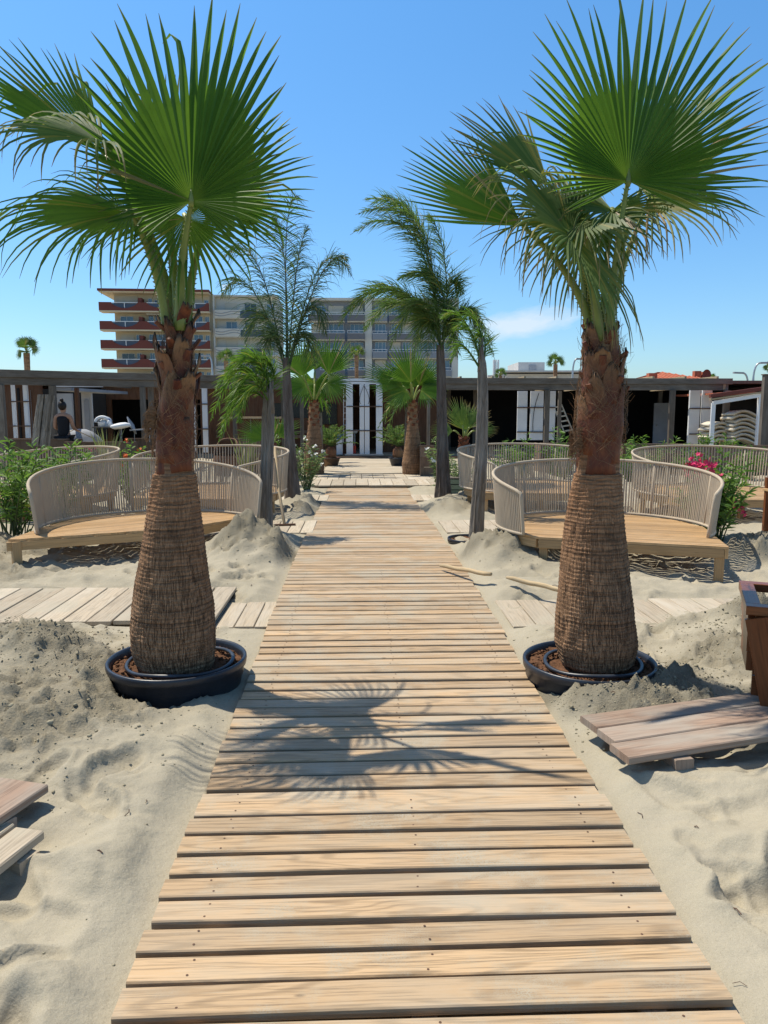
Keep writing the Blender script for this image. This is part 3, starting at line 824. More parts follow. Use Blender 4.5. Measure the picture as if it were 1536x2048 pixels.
def hero_palm(label, Y, prof_px, ytop_px, base_px, fans, seed):
    """trunk measured ring by ring, boots above, fan leaves on toothed stalks"""
    rg = random.Random(seed)
    c0 = at(base_px[0], base_px[1], Y)
    t = thing('fan_palm', V(c0.x, Y, max(c0.z, 0)), label, 'palm tree', 'fan palms flanking the boardwalk')
    st = []
    for (yy_, xl, xr) in prof_px:
        p = at((xl+xr)/2, yy_, Y); dd = Y*cp+(CH-p.z)*sp
        st.append((p.z, p.x, (xr-xl)/2/F*dd))
    st.sort()
    Z = np.array([q[0] for q in st]); CX = np.array([q[1] for q in st]); RR = np.array([q[2] for q in st])
    z0, z1 = Z[0]-.07, Z[-1]
    zs = np.arange(z0, z1, .0042); na = 168
    A = np.linspace(0, 2*PI, na, endpoint=False)
    ZG, AG = np.meshgrid(zs, A, indexing='ij')
    rad = np.interp(ZG, Z, RR); cxg = np.interp(ZG, Z, CX)
    hz = (ZG-z0)/(1.24-z0)
    # leaf-scar rings and the vertical cracks that break them up (periodic in angle)
    ca, sa = np.cos(AG), np.sin(AG)
    warp = (fbm(ca*1.5+5+seed, sa*1.5+ZG*2, 3)-.5)*.045
    ph = (ZG+warp)
    saw = (ph*lerp(38, 46, .5)+fbm(ca*2, sa*2+ZG*9, 2)*1.3) % 1
    ring = (saw**1.5)*(.0045+.0035*np.clip(hz-.5, 0, .5))
    vn = fbm(AG/(2*PI)*84+np.sin(AG)*.4, ZG*9+seed, 2, .5)
    vn = vnoise(np.cos(AG)*34+60, np.sin(AG)*34+60+ZG*5)
    crack = -np.clip(vn-.55, 0, 1)*.016*np.clip(1.25-hz, .15, 1)
    lump = (fbm(ca*2+9, sa*2+ZG*4, 3)-.5)*.022
    rad = rad+ring+crack+lump
    up = np.clip((ZG-1.19)/.05, 0, 1)
    rad = np.where(ZG > 1.22, np.interp(ZG, Z, RR)*.93+lump, rad)
    m = MB()
    m.v = np.stack([cxg+rad*ca, Y+rad*sa*.97, ZG], -1).reshape(-1, 3).tolist()
    m.uv = np.stack([AG*.2, ZG-z0], -1).reshape(-1, 2).tolist()
    m.r = [(0, 0)]*len(m.v)
    nj = len(zs); ix = np.arange(nj*na).reshape(nj, na); ix2 = np.roll(ix, -1, 1)
    m.f = np.stack([ix[:-1], ix2[:-1], ix2[1:], ix[1:]], -1).reshape(-1, 4).tolist(); m.m = [0]*len(m.f)
    obj('trunk', m, M['trunk'], t, True)
    # boots
    def rc(z): return float(np.interp(z, Z, RR)), float(np.interp(z, Z, CX))
    nb = 30; m = MB(); zt = z1
    for i in range(nb):
        f = i/(nb-1); zb = 1.20+(zt-1.28)*f**1.1
        a = i*2.399+seed+rg.uniform(-.2, .2)
        hgt = lerp(.34, .15, f)*rg.uniform(.8, 1.25); wid = lerp(1.35, .72, f)
        flare = lerp(.008, .042, f)*rg.uniform(.5, 1.8) if f > .35 else .002
        if seed == 2: flare *= .5; wid *= .9
        if i < 5: hgt *= 1.1
        J, I = 8, 9; P = []
        notch = rg.uniform(-.02, .02)
        for j in range(J):
            k = j/(J-1)
            hw = wid*((1-k)**.8*.9+.13+(.1 if f > .5 else 0))
            row = []
            for q in range(I):
                x = q/(I-1)*2-1
                z = zb+hgt*k-abs(x)**2*.03*(1-k)+((rg.uniform(-.026, .026)+notch*x if j == J-1 else rg.uniform(-.004, .004)) if f > .28 else 0)
                rr, cx = rc(z)
                off = .002+f*.004+flare*k**2.2*1.6-(abs(x)**2*.012)*(1-k)
                aa = a+x*hw
                ro = rr*.90+off
                row.append(V(cx+ro*math.cos(aa), Y+ro*math.sin(aa), z))
            P.append(row)
        sheet(m, P, .009, rnd=(rg.random() if f > .3 else 0, rg.random()))
    obj('leaf_bases', m, M['boot'], t, True)
    # stubs of cut stalks near the top
    m = MB()
    for i in range(13):
        a = i*2.4+seed*1.3; z = zt-.04-.028*i; rr, cx = rc(z)
        o = V(math.cos(a), math.sin(a), 0)
        b = V(cx, Y, z)+o*rr*.8
        tip = b+o*rg.uniform(.05, .085)*(.7 if seed == 2 else 1)+V(0, 0, rg.uniform(.04, .085))
        tube(m, [b, b.lerp(tip, .5)+V(0, 0, -.004), tip], [.036, .026, .018], 8, flat=.5, up=o)
    obj('stalk_stub', m, M['boot'], t)
    m = MB()
    for i in range(650):
        z = rg.uniform(1.26, zt+.0); a = rg.uniform(0, 2*PI); rr, cx = rc(z)
        sp_ = rg.choice((-1, 1))*rg.uniform(.3, 1.1); ln = rg.uniform(.04, .16); pts = []
        lo_ = rg.uniform(.0, .045) if rg.random() < .22 else .0
        for q in range(5):
            k = q/4; aa = a+sp_*k*.9; ro = rr+.012+lo_*k*k+rg.uniform(0, .006)
            pts.append(V(cx+ro*math.cos(aa), Y+ro*math.sin(aa), z+ln*k*rg.uniform(.6, 1)))
        tube(m, pts, rg.uniform(.0004, .0013), 3, cap=False)
    # a tuft torn loose at the left flank
    for i in range(160):
        z = 1.52+rg.gauss(0, .045) if seed == 1 else 1.40+rg.gauss(0, .04); rr, cx = rc(z)
        p = V(cx-rr*.9, Y-.05+rg.uniform(-.05, .03), z); o = V(-1, rg.uniform(-.6, .3), rg.uniform(-.5, .5)).normalized()
        tube(m, [p, p+o*.03, p+o*.05+V(0, 0, -.015)+rv(.012), p+o*.055+V(0, 0, -.04)+rv(.02)], .0013, 3, cap=False)
    obj('fibre', m, M['fibre'], t)
    tz = zt
    topc = V(rc(zt)[1], Y, zt-.06)
    for i, fd in enumerate(fans):
        hub = at(*fd['hub'], Y+fd.get('dy', 0))
        b = topc+V(fd.get('bx', 0), fd.get('by', 0), 0)
        d = hub-b
        c1 = b+V(d.x*.15, d.y*.15, d.z*.45); pts = bez(b, c1+V(0, 0, d.z*.1), hub, 14)
        lf = MB()
        uvec = V(*fd['u']); nvec = V(*fd['n'])
        fan_leaf(lf, hub, uvec, nvec, fd['R'], R(fd['a'][0]), R(fd['a'][1]), fd.get('nseg', 46), fd.get('fuse', .5), fd.get('droop', .4), fd.get('brk', .08), fd.get('side', .3), fd.get('cup', .25), fd.get('worn', .04), seed=seed*31+i, jit=fd.get('jit', .075), fold=fd.get('fold', 0), prof=fd.get('prof'))
        o = obj('fan_leaf', lf, M[fd.get('mat', 'fan')], t, False, label=fd.get('label'))
        pm = MB(); petiole(pm, pts, fd.get('r0', .034), .011, seed=i); un = uvec.normalized(); nn_ = nvec.normalized(); tube(pm, [hub-un*.03+nn_*.004, hub+nn_*.006, hub+un*.018+nn_*.007, hub+un*.06+nn_*.008], [.011, .016, .012, .001], 8, flat=.45, up=nn_)
        po = obj('leaf_stalk', pm, M['petiole'], t, True); po.parent = o
    return t
PL = [(1330, 280, 424), (1321, 276, 428), (1290, 266, 431), (1261, 262, 431), (1210, 266, 427), (1161, 272, 419), (1081, 286, 408), (1020, 298, 399), (975, 307, 393), (940, 311, 389), (880, 312, 388), (820, 316, 388), (784, 323, 387), (740, 328, 384), (700, 332, 378), (660, 340, 372), (640, 344, 366)]
hero_palm('big fan palm with bulging fibrous trunk in the deep black tub left of the boardwalk', 4.2, PL, 640, (350, 1325), [
    dict(hub=(383, 402), dy=-.18, u=(0, .05, 1), n=(.03, -1, .12), R=.98, a=(-138, 138), nseg=54, fuse=.54, droop=.34, brk=.06, cup=.12, fold=.34, prof=([0, 30, 60, 90, 138], [1, .88, .62, .50, .40]), r0=.038, bx=.02, by=-.05),
    dict(hub=(330, 372), dy=.25, u=(-.28, .25, 1), n=(.2, -1, .2), R=.68, a=(-70, 40), nseg=26, fuse=.5, droop=.25, side=.3, brk=.08, worn=.1, bx=-.01, by=.05),
    dict(hub=(432, 398), dy=.12, u=(.50, .15, .78), n=(.3, -1, .5), R=.58, a=(-70, 100), nseg=38, fuse=.45, droop=.4, side=.25, brk=.12, worn=.06, bx=.04, by=.02),
    dict(hub=(205, 305), dy=.30, u=(-1, -.1, .86), n=(.45, -.7, .55), R=.80, a=(-48, 42), nseg=26, fuse=.55, droop=.22, side=.22, brk=.12, worn=.08, bx=-.03, by=.06, fold=.15),
    dict(hub=(262, 424), dy=-.16, u=(-.85, -.45, -.12), n=(.15, -.6, .8), R=.84, a=(-80, 75), nseg=36, fuse=.34, droop=2.3, side=.25, brk=.15, worn=.07, bx=-.05, by=-.02, label='drooping leaf reaching out to the left'),
    dict(hub=(205, 285), dy=-.2, u=(-.75, -.4, .05), n=(.1, -.5, .9), R=.62, a=(-100, 95), nseg=30, fuse=.3, droop=1.9, side=.1, brk=.3, worn=.22, mat='fandry', bx=-.05, by=.0, label='worn leaf with bent yellowing tips'),
    dict(hub=(372, 436), dy=.02, u=(.25, -.2, -.45), n=(0, -.9, .5), R=.52, a=(-140, 140), nseg=44, fuse=.32, droop=1.1, side=.1, brk=.25, worn=.1, bx=.0, by=.04, r0=.02),
    dict(hub=(330, 415), dy=.25, u=(-.5, .1, -.05), n=(0, -.5, .9), R=.62, a=(-120, 100), nseg=40, fuse=.35, droop=1.1, side=.1, brk=.2, worn=.1, bx=-.03, by=.07, r0=.022),
], 1)
PRR = [(1332, 1130, 1250), (1322, 1120, 1262), (1284, 1110, 1270), (1225, 1112, 1267), (1147, 1120, 1258), (1069, 1131, 1250), (991, 1142, 1244), (944, 1150, 1240), (897, 1152, 1241), (854, 1153, 1248), (810, 1158, 1246), (756, 1166, 1244), (717, 1170, 1240), (690, 1174, 1234), (662, 1182, 1224)]
hero_palm('big fan palm with bulging fibrous trunk in the sunken black tub right of the boardwalk', 4.25, PRR, 662, (1190, 1325), [
    dict(hub=(1256, 362), dy=-.15, u=(.03, .05, 1), n=(-.02, -1, .12), R=.93, a=(-125, 122), nseg=52, fuse=.46, droop=.26, fold=.32, brk=.03, cup=.1, prof=([0, 30, 60, 90, 125], [1, .93, .76, .62, .42]), r0=.030, bx=.03, by=-.04),
    dict(hub=(1285, 372), dy=.22, u=(.45, .2, 1), n=(-.1, -1, .2), R=.80, a=(-75, 85), nseg=36, fuse=.4, droop=.3, side=.2, brk=.12, worn=.08, bx=.04, by=.05),
    dict(hub=(1045, 452), dy=-.02, u=(-.92, -.05, .50), n=(.35, -.75, .5), R=.72, a=(-40, 46), nseg=24, fuse=.55, droop=.12, side=.18, brk=.06, worn=.14, bx=-.04, by=0, jit=.03, label='half-folded leaf pointing left with brown tips'),
    dict(hub=(1098, 372), dy=.15, u=(-.72, .1, .62), n=(.4, -.85, .3), R=.66, a=(-32, 40), nseg=20, fuse=.5, droop=.2, side=.2, brk=.15, worn=.4, mat='fandry', bx=-.03, by=.05, jit=.09, label='ragged yellowing leaf pointing up left'),
    dict(hub=(1140, 470), dy=-.16, u=(-.45, -.35, .22), n=(.05, -.8, .65), R=.72, a=(-150, 150), nseg=64, fuse=.30, droop=2.3, side=.05, brk=.25, worn=.14, mat='fandry', bx=-.02, by=-.05, label='drooping ragged leaf in the middle'),
    dict(hub=(1175, 455), dy=.1, u=(-.3, .2, -.4), n=(0, -.8, .6), R=.50, a=(-150, 150), nseg=44, fuse=.28, droop=2.0, side=.05, brk=.3, worn=.22, mat='fandry', bx=-.01, by=.03, jit=.1, r0=.02),
    dict(hub=(1165, 440), dy=-.04, u=(-.9, -.2, -.1), n=(0, -.6, .8), R=.64, a=(-110, 100), nseg=44, fuse=.3, droop=1.6, side=.05, brk=.3, worn=.2, mat='fandry', bx=-.03, by=-.02, jit=.09),
    dict(hub=(1225, 420), dy=.0, u=(-.1, -.4, -.25), n=(0, -.8, .6), R=.42, a=(-150, 150), nseg=40, fuse=.3, droop=1.6, side=.05, brk=.3, worn=.16, mat='fandry', bx=.0, by=-.0, r0=.022, jit=.08),
    dict(hub=(1300, 400), dy=.1, u=(.8, -.1, .0), n=(0, -.6, .8), R=.55, a=(-110, 110), nseg=40, fuse=.3, droop=1.7, side=.05, brk=.3, worn=.2, mat='fandry', bx=.05, by=.03, r0=.024, jit=.09),
], 2)

def tub(label, c, rim_r, rim_z, h, soil_z, hose_r=None, group=None, hlabel=None):
    t = thing('plant_tub', V(c[0], c[1], rim_z-h), label, 'plant tub', group)
    m = MB(); r = rim_r
    lathe(m, (c[0], c[1], rim_z), [(r*.86, -h), (r*.93, -.105), (r*.95, -.10), (r*.955, -.05), (r*.99, -.045), (r*1.0, -.02), (r*.998, -.006), (r*.985, 0), (r*.955, -.002), (r*.94, -.02), (r*.92, -.06), (r*.90, -h*.8)], 72)
    obj('tub_wall', m, M['pot'], t, True)
    m = MB(); vs = []; n = 64; rows = 26
    for j in range(rows):
        for k in range(n):
            a = 2*PI*k/n; rr = r*.925*j/(rows-1)
            x, y_ = c[0]+rr*math.cos(a), c[1]+rr*math.sin(a)
            vs.append((x, y_))
    xa = np.array(vs); zz = soil_z+(fbm(xa[:, 0]*22, xa[:, 1]*22, 4, .6)-.45)*.06
    fs = [(j*n+k, j*n+(k+1) % n, (j+1)*n+(k+1) % n, (j+1)*n+k) for j in range(rows-1) for k in range(n)]
    m.add([(x, y_, z) for (x, y_), z in zip(vs, zz)], [f for f in fs], None)
    for i in range(260 if r > .3 else 20):
        a = rng.uniform(0, 2*PI); rr = r*math.sqrt(rng.uniform(.35, .82)); pebble(m, (c[0]+rr*math.cos(a), c[1]+rr*math.sin(a), soil_z+.012), rng.uniform(.003, .013))
    obj('potting_soil', m, M['soil'], t, True)
    if hose_r:
        m = MB(); pts = [V(c[0]+hose_r*(1+.04*math.sin(a*2+1))*math.cos(a)+.02, c[1]+hose_r*math.sin(a)*.97-.01, soil_z+.028+.008*math.sin(3*a)) for a in np.linspace(0, 2*PI, 60, endpoint=False)]
        tube(m, pts, .0115, 8, closed=True)
        obj('irrigation_ring', m, M['hose'], None, True, hlabel, 'hose ring')
tub('deep black plastic tub standing proud of the sand left of the boardwalk', (-1.185, 4.21), .392, .168, .28, .118, .285, hlabel='black irrigation pipe ring lying on soil round the left palm trunk')
tub('black plastic tub sunk nearly to its rim in sand right of the boardwalk', (1.185, 4.24), .378, .145, .26, .100, .265, hlabel='black irrigation pipe ring lying on soil round the right palm trunk')

# ------------------------------------------------------------------ feather palms
def frond(mb, pts, n, ll, wind=V(-.5, 0, -.6), w=.011, seed=0, dens0=.12, spread=.9, curl=.6):
    rg = random.Random(seed); N = len(pts)-1
    tube(mb, pts, [lerp(.014, .003, i/N) for i in range(N+1)], 5, cap=False, rnd=(.4, .2))
    for i in range(n):
        f = dens0+(1-dens0)*(i/n); q = f*N; k = min(int(q), N-1); p = pts[k].lerp(pts[k+1], q-k)
        d = (pts[k+1]-pts[k]).normalized()
        s = d.cross(V(0, 0, 1)); s = s.normalized() if s.length > .1 else V(1, 0, 0)
        uu = s.cross(d).normalized()
        for sg in (-1, 1):
            L = ll*(math.sin(PI*min(1, (f*.9+.12)))**.6)*rg.uniform(.7, 1.1)
            th = rg.uniform(-.7, .7)
            o = (s*sg*math.cos(th)+uu*math.sin(th))
            e = (d*rg.uniform(.5, .9)+o*spread).normalized()
            wn = wind*rg.uniform(.6, 1.3)
            c = p.copy(); vs = []; uv = []
            ref = V(rg.uniform(-1, 1), rg.uniform(-1, 1), rg.uniform(-.3, .3)).normalized()
            NS = 6
            for j in range(NS):
                t = j/(NS-1); hw = w*(1-t**1.6)*(.5+min(1, t*4)*.5)+.0006
                sd = e.cross(ref).normalized()
                vs += [c-sd*hw, c+sd*hw]; uv += [(t, 0), (t, 1)]
                c = c+e*(L/(NS-1)); e = (e+wn*curl*.35*(.4+t)).normalized()
            mb.add(vs, [(2*j, 2*j+1, 2*j+3, 2*j+2) for j in range(NS-1)], uv, (rg.random(), .2+.75*(rg.random() < .05)))
def post_trunk(mb, pts, rad, seed=0):
    """weathered, slightly split stem"""
    rg = random.Random(seed); n = 30; rows = []
    pts = [Vector(p) for p in pts]; K = 34; vs = []; uv = []
    off = [rg.uniform(-.20, .08) for _ in range(n)]
    for j in range(K+1):
        t = j/K; q = t*(len(pts)-1); k = min(int(q), len(pts)-2); p = pts[k].lerp(pts[k+1], q-k)
        r = lerp(rad[k], rad[k+1], q-k)
        for i in range(n):
            a = 2*PI*i/n; rr = r*(1+off[i]+.05*math.sin(t*9+i*1.3)+rg.uniform(-.03, .03))
            if math.sin(t*2.3+seed) > .2 and i in (2, 9, 14): rr *= .8
            vs.append(p+V(math.cos(a)*rr, math.sin(a)*rr, 0)); uv.append((p.z, a*.1))
    fs = [(j*n+i, j*n+(i+1) % n, (j+1)*n+(i+1) % n, (j+1)*n+i) for j in range(K) for i in range(n)]
    fs.append(tuple(K*n+i for i in range(n)))
    mb.add(vs, fs, uv, (rg.random(), rg.random()))
def feather_palm(label, Y, base_px, stem, fronds, mat, wl=.32, w=.011, n=70, wind=V(-.5, 0, -.6), stubs=0, curl=.6, group='feather palms planted along the boardwalk', tmat='weather', sh=0):
    b = at(*base_px, Y); 
    t = thing('feather_palm', V(b.x, Y, 0), label, 'palm tree', group)
    m = MB(); pts = [at(x, y_, Y) for x, y_, r in stem]; pts[0].z = min(pts[0].z, -.1)
    post_trunk(m, pts, [r for _, _, r in stem], seed=int(base_px[0]))
    obj('trunk', m, M[tmat], t, False)
    if sh:    # sheaths wrapping the top of the stem
        m = MB(); p = pts[-1]
        for i in range(6):
            a = i*1.05; o = V(math.cos(a), math.sin(a), 0)*stem[-1][2]*.8
            tube(m, [p+o+V(0, 0, -.25), p+o*.8+V(0, 0, .0), p+o*1.1+V(0, 0, sh)], [.03, .024, .01], 7, flat=.6)
        obj('sheath', m, M[tmat], t, True)
    for i, fd in enumerate(fronds):
        P = [at(x, y_, Y+dy) for x, y_, dy in fd]
        if len(P) == 3: c = bez(P[0], P[1], P[2], 16)
        else: c = bez(P[0], P[1], P[2], 16, P[3])
        m = MB(); frond(m, c, n, wl, wind, w, seed=int(base_px[0])+i, curl=curl)
        obj('frond', m, M[mat], t)
    return t
# tall dark one left of centre
feather_palm('tall dark blue-green feather palm with upright crown and grey multi-stem trunk left of the boardwalk', 13.1, (585, 1003),
    [(586, 1003, .15), (582, 930, .105), (578, 850, .085), (574, 770, .075), (572, 715, .05)],
    [[(573, 760, 0), (574, 560, 0), (560, 390, 0), (598, 392, -.1)], [(575, 750, 0), (578, 600, .1), (570, 450, .1), (545, 430, .1)],
     [(570, 750, 0), (545, 600, -.1), (510, 430, -.1), (445, 520, -.1)], [(578, 740, 0), (600, 640, .1), (640, 420, .1), (708, 560, .1)], [(578, 740, 0), (610, 600, -.1), (660, 480, -.1), (695, 520, -.1)],
     [(570, 740, .1), (530, 600, .3), (480, 500, .3), (440, 600, .3)], [(580, 720, -.1), (600, 620, -.3), (630, 560, -.3), (655, 680, -.3)],
     [(572, 730, .1), (550, 640, .3), (510, 570, .3), (490, 700, .3)], [(576, 730, -.1), (585, 640, -.3), (590, 480, -.3), (618, 450, -.3)], [(574, 740, 0), (560, 680, .1), (540, 620, 0), (525, 730, .2)], [(576, 740, 0), (590, 680, .1), (610, 620, 0), (632, 740, .2)]],
    'feather_dark', wl=.62, w=.0065, n=92, wind=V(-.3, 0, -1.0), curl=1.35, tmat='weather_dark')
# tall one right of centre, blown to the left
feather_palm('tall green feather palm right of the boardwalk with fronds arching far to the left', 13.0, (886, 1008),
    [(887, 1008, .17), (886, 960, .12), (884, 860, .09), (883, 760, .08), (880, 690, .06)],
    [[(882, 700, 0), (870, 540, 0), (830, 370, 0), (700, 470, -.1)], [(882, 690, 0), (860, 480, .2), (830, 380, .2), (725, 400, .2)], [(882, 690, 0), (865, 500, -.2), (840, 370, -.2), (710, 430, -.2)],
     [(880, 690, 0), (840, 580, -.1), (750, 520, -.1), (672, 660, -.1)], [(884, 680, 0), (905, 600, 0), (890, 450, .1), (855, 430, .1)], [(880, 690, 0), (850, 590, -.2), (770, 540, -.2), (700, 610, -.2)],
     [(884, 690, 0), (920, 600, .1), (950, 600, .1), (990, 720, .1)], [(884, 690, 0), (910, 620, -.1), (930, 590, -.1), (965, 660, -.1)], [(880, 690, .1), (840, 600, .3), (780, 560, .3), (725, 670, .3)],
     [(886, 690, -.1), (900, 560, -.2), (870, 520, -.2), (790, 560, -.2)], [(884, 700, -.1), (870, 600, -.3), (830, 540, -.3), (775, 710, -.3)],
     [(884, 680, .1), (900, 560, .2), (890, 540, .2), (930, 590, .2)], [(882, 700, .1), (870, 620, .2), (840, 580, .1), (825, 740, .2)], [(882, 700, .1), (875, 620, -.2), (860, 590, .1), (855, 720, -.2)],
     [(880, 690, 0), (865, 480, 0), (850, 410, 0), (760, 390, -.1)], [(884, 700, .1), (895, 630, .2), (905, 620, .1), (915, 720, .2)]],
    'feather', wl=.58, w=.0065, n=125, wind=V(-.75, 0, -.65), curl=.95, tmat='weather_dark')
# short one, bright fronds combed to the left, in tub
feather_palm('short feather palm on a grey post-like stem in a tub, bright fronds falling left', 9.2, (535, 1070),
    [(533, 1078, .085), (533, 1000, .08), (536, 900, .078), (537, 830, .075), (538, 785, .06)],
    [[(535, 800, 0), (530, 700, 0), (490, 680, -.1), (425, 790, -.1)], [(533, 800, 0), (500, 700, .2), (460, 720, .2), (418, 850, .2)],
     [(537, 800, 0), (520, 720, -.2), (470, 730, -.2), (440, 880, -.2)], [(538, 800, 0), (540, 700, .1), (500, 690, .1), (450, 740, .1)],
     [(535, 805, .1), (500, 760, .2), (470, 780, .1), (435, 890, .1)], [(540, 800, .1), (560, 740, .2), (540, 700, .1), (500, 720, .1)],
     [(535, 800, -.1), (510, 740, -.3), (480, 780, -.3), (480, 850, -.3)]],
    'feather_lite', wl=.30, w=.006, n=100, wind=V(-.55, 0, -.8), curl=.75, sh=.16)
feather_palm('short feather palm on a leaning pale grey post right of the boardwalk, sparse curled fronds', 8.85, (953, 1088),
    [(951, 1092, .095), (956, 1000, .078), (963, 900, .072), (966, 800, .065), (964, 730, .05), (962, 700, .025)],
    [[(963, 740, 0), (950, 660, 0), (930, 630, -.1), (905, 660, -.1)], [(963, 730, 0), (940, 640, .1), (910, 600, .1), (880, 640, .1)],
     [(966, 720, 0), (965, 640, 0), (940, 600, .1), (925, 650, .1)], [(966, 730, 0), (975, 690, .1), (970, 650, .1), (950, 680, .1)], [(962, 740, 0), (930, 690, -.1), (915, 660, -.1), (900, 730, -.1)]],
    'feather_lite', wl=.24, w=.005, n=46, wind=V(-.35, 0, -.5), curl=1.3, sh=.14)
tub('black tub half buried beside the left grey palm post', (gp(556, 1085, .04).x, gp(556, 1085, .04).y), .20, .075, .2, .05, group='small tubs round the grey palm stems')
tub('black tub at the foot of the leaning pale grey palm post', (gp(938, 1085, .05).x, gp(938, 1085, .05).y), .25, .11, .2, .07, group='small tubs round the grey palm stems')

# mid-distance fan palms
def fan_palm(label, Y, base_px, rads, ztop_px, fans, nseg=26, group='small fan palms by the terrace', mat='fan', tmat='trunk', boots=True, name='fan_palm'):
    b = at(*base_px, Y); top = at(*ztop_px, Y)
    t = thing(name, V(b.x, Y, 0), label, 'palm tree', group)
    m = MB(); H = top.z; pr = []
    n = len(rads)
    K = 60
    for j in range(K+1):
        q = j/K; pr.append((float(np.interp(q, np.linspace(0, 1, n), rads))*(1+.035*((q*H*12) % 1)), H*q-.05))
    lathe(m, (0, 0, 0), pr, 24)
    m.v = [(b.x+(top.x-b.x)*(v[2]/H)+v[0], Y+v[1], v[2]) for v in m.v]
    m.uv = [(u_, v[2]*(.6 if boots else .05)) for (u_, _), v in zip(m.uv, m.v)]
    obj('trunk', m, M[tmat], t, True)
    if boots:
        m = MB()
        for i in range(26):
            a = i*2.4; z = H*(.62+.38*i/26); r = float(np.interp(z/H, np.linspace(0, 1, n), rads))
            o = V(math.cos(a), math.sin(a), 0); c = V(b.x+(top.x-b.x)*(z/H), Y, z)+o*r*.7
            tube(m, [c, c+o*.06+V(0, 0, .08)], [.07, .03], 6, flat=.4, up=o)
        obj('leaf_bases', m, M['boot'], t)
    for i, (hx, hy, dy, u_, n_, Rl, a0, a1, dr) in enumerate(fans):
        hub = at(hx, hy, Y+dy); m = MB()
        fan_leaf(m, hub, V(*u_), V(*n_), Rl, R(a0), R(a1), nseg, .5, dr, .1, .3, .1, .05, seed=int(base_px[0])+i, jit=.06)
        o = obj('fan_leaf', m, M[mat], t)
        m = MB(); tube(m, bez(V(top.x, Y, H-.1), V(top.x, Y, H)*.4+hub*.6+V(0, 0, .1), hub, 6), [.03]*6+[.012], 6, flat=.6)
        po = obj('leaf_stalk', m, M['petiole'], t, True); po.parent = o
    return t
UF = (0, 0, 1); NF = (0, -1, .1)
fan_palm('fan palm with swollen trunk at the left side of the far boardwalk, two upright fans', 18.4, (628, 946), [.24, .25, .21, .16, .12, .11], (628, 800), [
    (604, 752, -.3, (-.2, 0, 1), NF, .95, -62, 70, .15), (657, 748, -.3, (.25, 0, 1), NF, .95, -60, 60, .15), (612, 770, -.2, (-.6, 0, -.1), (0, -.7, .7), .75, -100, 100, 1.2),
    (655, 765, .1, (.5, 0, -.2), (0, -.7, .7), .7, -100, 100, 1.2), (630, 765, .3, (0, 0, -.3), (0, -.8, .6), .7, -140, 140, 1.0), (630, 740, .5, (0, 0, 1), NF, .8, -60, 60, .3)])
fan_palm('fan palm with swollen trunk at the right side of the far boardwalk, spiky upswept crown', 18.4, (826, 944), [.25, .26, .20, .15, .12, .11], (825, 800), [
    (822, 765, -.2, (-.25, 0, 1), NF, .95, -70, 60, .12), (805, 772, 0, (-1, 0, .45), (.2, -.8, .5), 1.05, -50, 50, .25), (838, 770, .1, (.5, 0, .8), NF, .8, -60, 70, .5),
    (826, 775, .2, (-.2, .2, .7), NF, .8, -90, 90, .5), (812, 780, -.1, (-.6, -.1, -.2), (0, -.7, .7), .7, -90, 90, 1.2), (842, 780, -.1, (.6, -.1, -.1), (0, -.7, .7), .7, -90, 90, 1.2)])
# thin feather palms by the terrace
feather_palm('slim feather palm by the terrace, fronds hanging left beside the right fan palm', 18.9, (812, 928), [(813, 932, .06), (813, 870, .055), (815, 815, .05)],
    [[(815, 820, 0), (810, 780, 0), (780, 790, 0), (752, 870, 0)], [(815, 820, 0), (800, 790, .2), (775, 800, .2), (770, 850, .2)], [(815, 820, 0), (812, 790, -.2), (790, 800, -.2), (765, 895, -.2)], [(815, 820, 0), (820, 790, .1), (800, 790, .1), (785, 830, .1)]],
    'feather', wl=.3, w=.012, n=34, wind=V(-.3, 0, -.9), group='slim feather palms by the terrace')
feather_palm('slim feather palm with a small tuft behind the left swollen fan palm', 19.2, (642, 930), [(642, 932, .07), (641, 870, .06), (640, 825, .05)],
    [[(641, 830, 0), (645, 790, 0), (655, 800, 0), (660, 850, 0)], [(641, 830, 0), (635, 800, 0), (625, 800, 0), (618, 850, 0)], [(641, 830, 0), (640, 790, 0), (632, 780, 0), (624, 800, 0)]],
    'feather', wl=.3, w=.012, n=26, wind=V(-.2, 0, -.9), group='slim feather palms by the terrace')
# low fan palms
fan_palm('low fan palm with pale stiff fans behind the grey post at left', 14.5, (548, 900), [.05, .05, .05], (548, 880), [
    (535, 878, 0, (-1, 0, .35), (.2, -.8, .6), .62, -40, 55, .1), (556, 872, 0, (.7, 0, .5), (0, -.8, .6), .5, -60, 60, .2), (545, 876, .2, (-.2, 0, 1), NF, .45, -60, 60, .2)], 20, boots=False, tmat='boot')
fan_palm('stocky young fan palm with stiff upright fans right of the tall feather palm trunk', 15.8, (928, 905), [.09, .09, .08], (928, 875), [
    (925, 850, 0, (-.35, 0, 1), NF, .62, -40, 40, .05), (940, 855, -.1, (.6, 0, .8), (0, -.8, .6), .55, -50, 50, .1), (905, 862, 0, (-1, 0, .1), (0, -.7, .7), .5, -60, 60, .8), (950, 862, 0, (1, 0, .2), (0, -.7, .7), .5, -50, 50, .6), (930, 860, .2, (0, 0, 1), NF, .6, -70, 70, .1)], 20, mat='fandry')
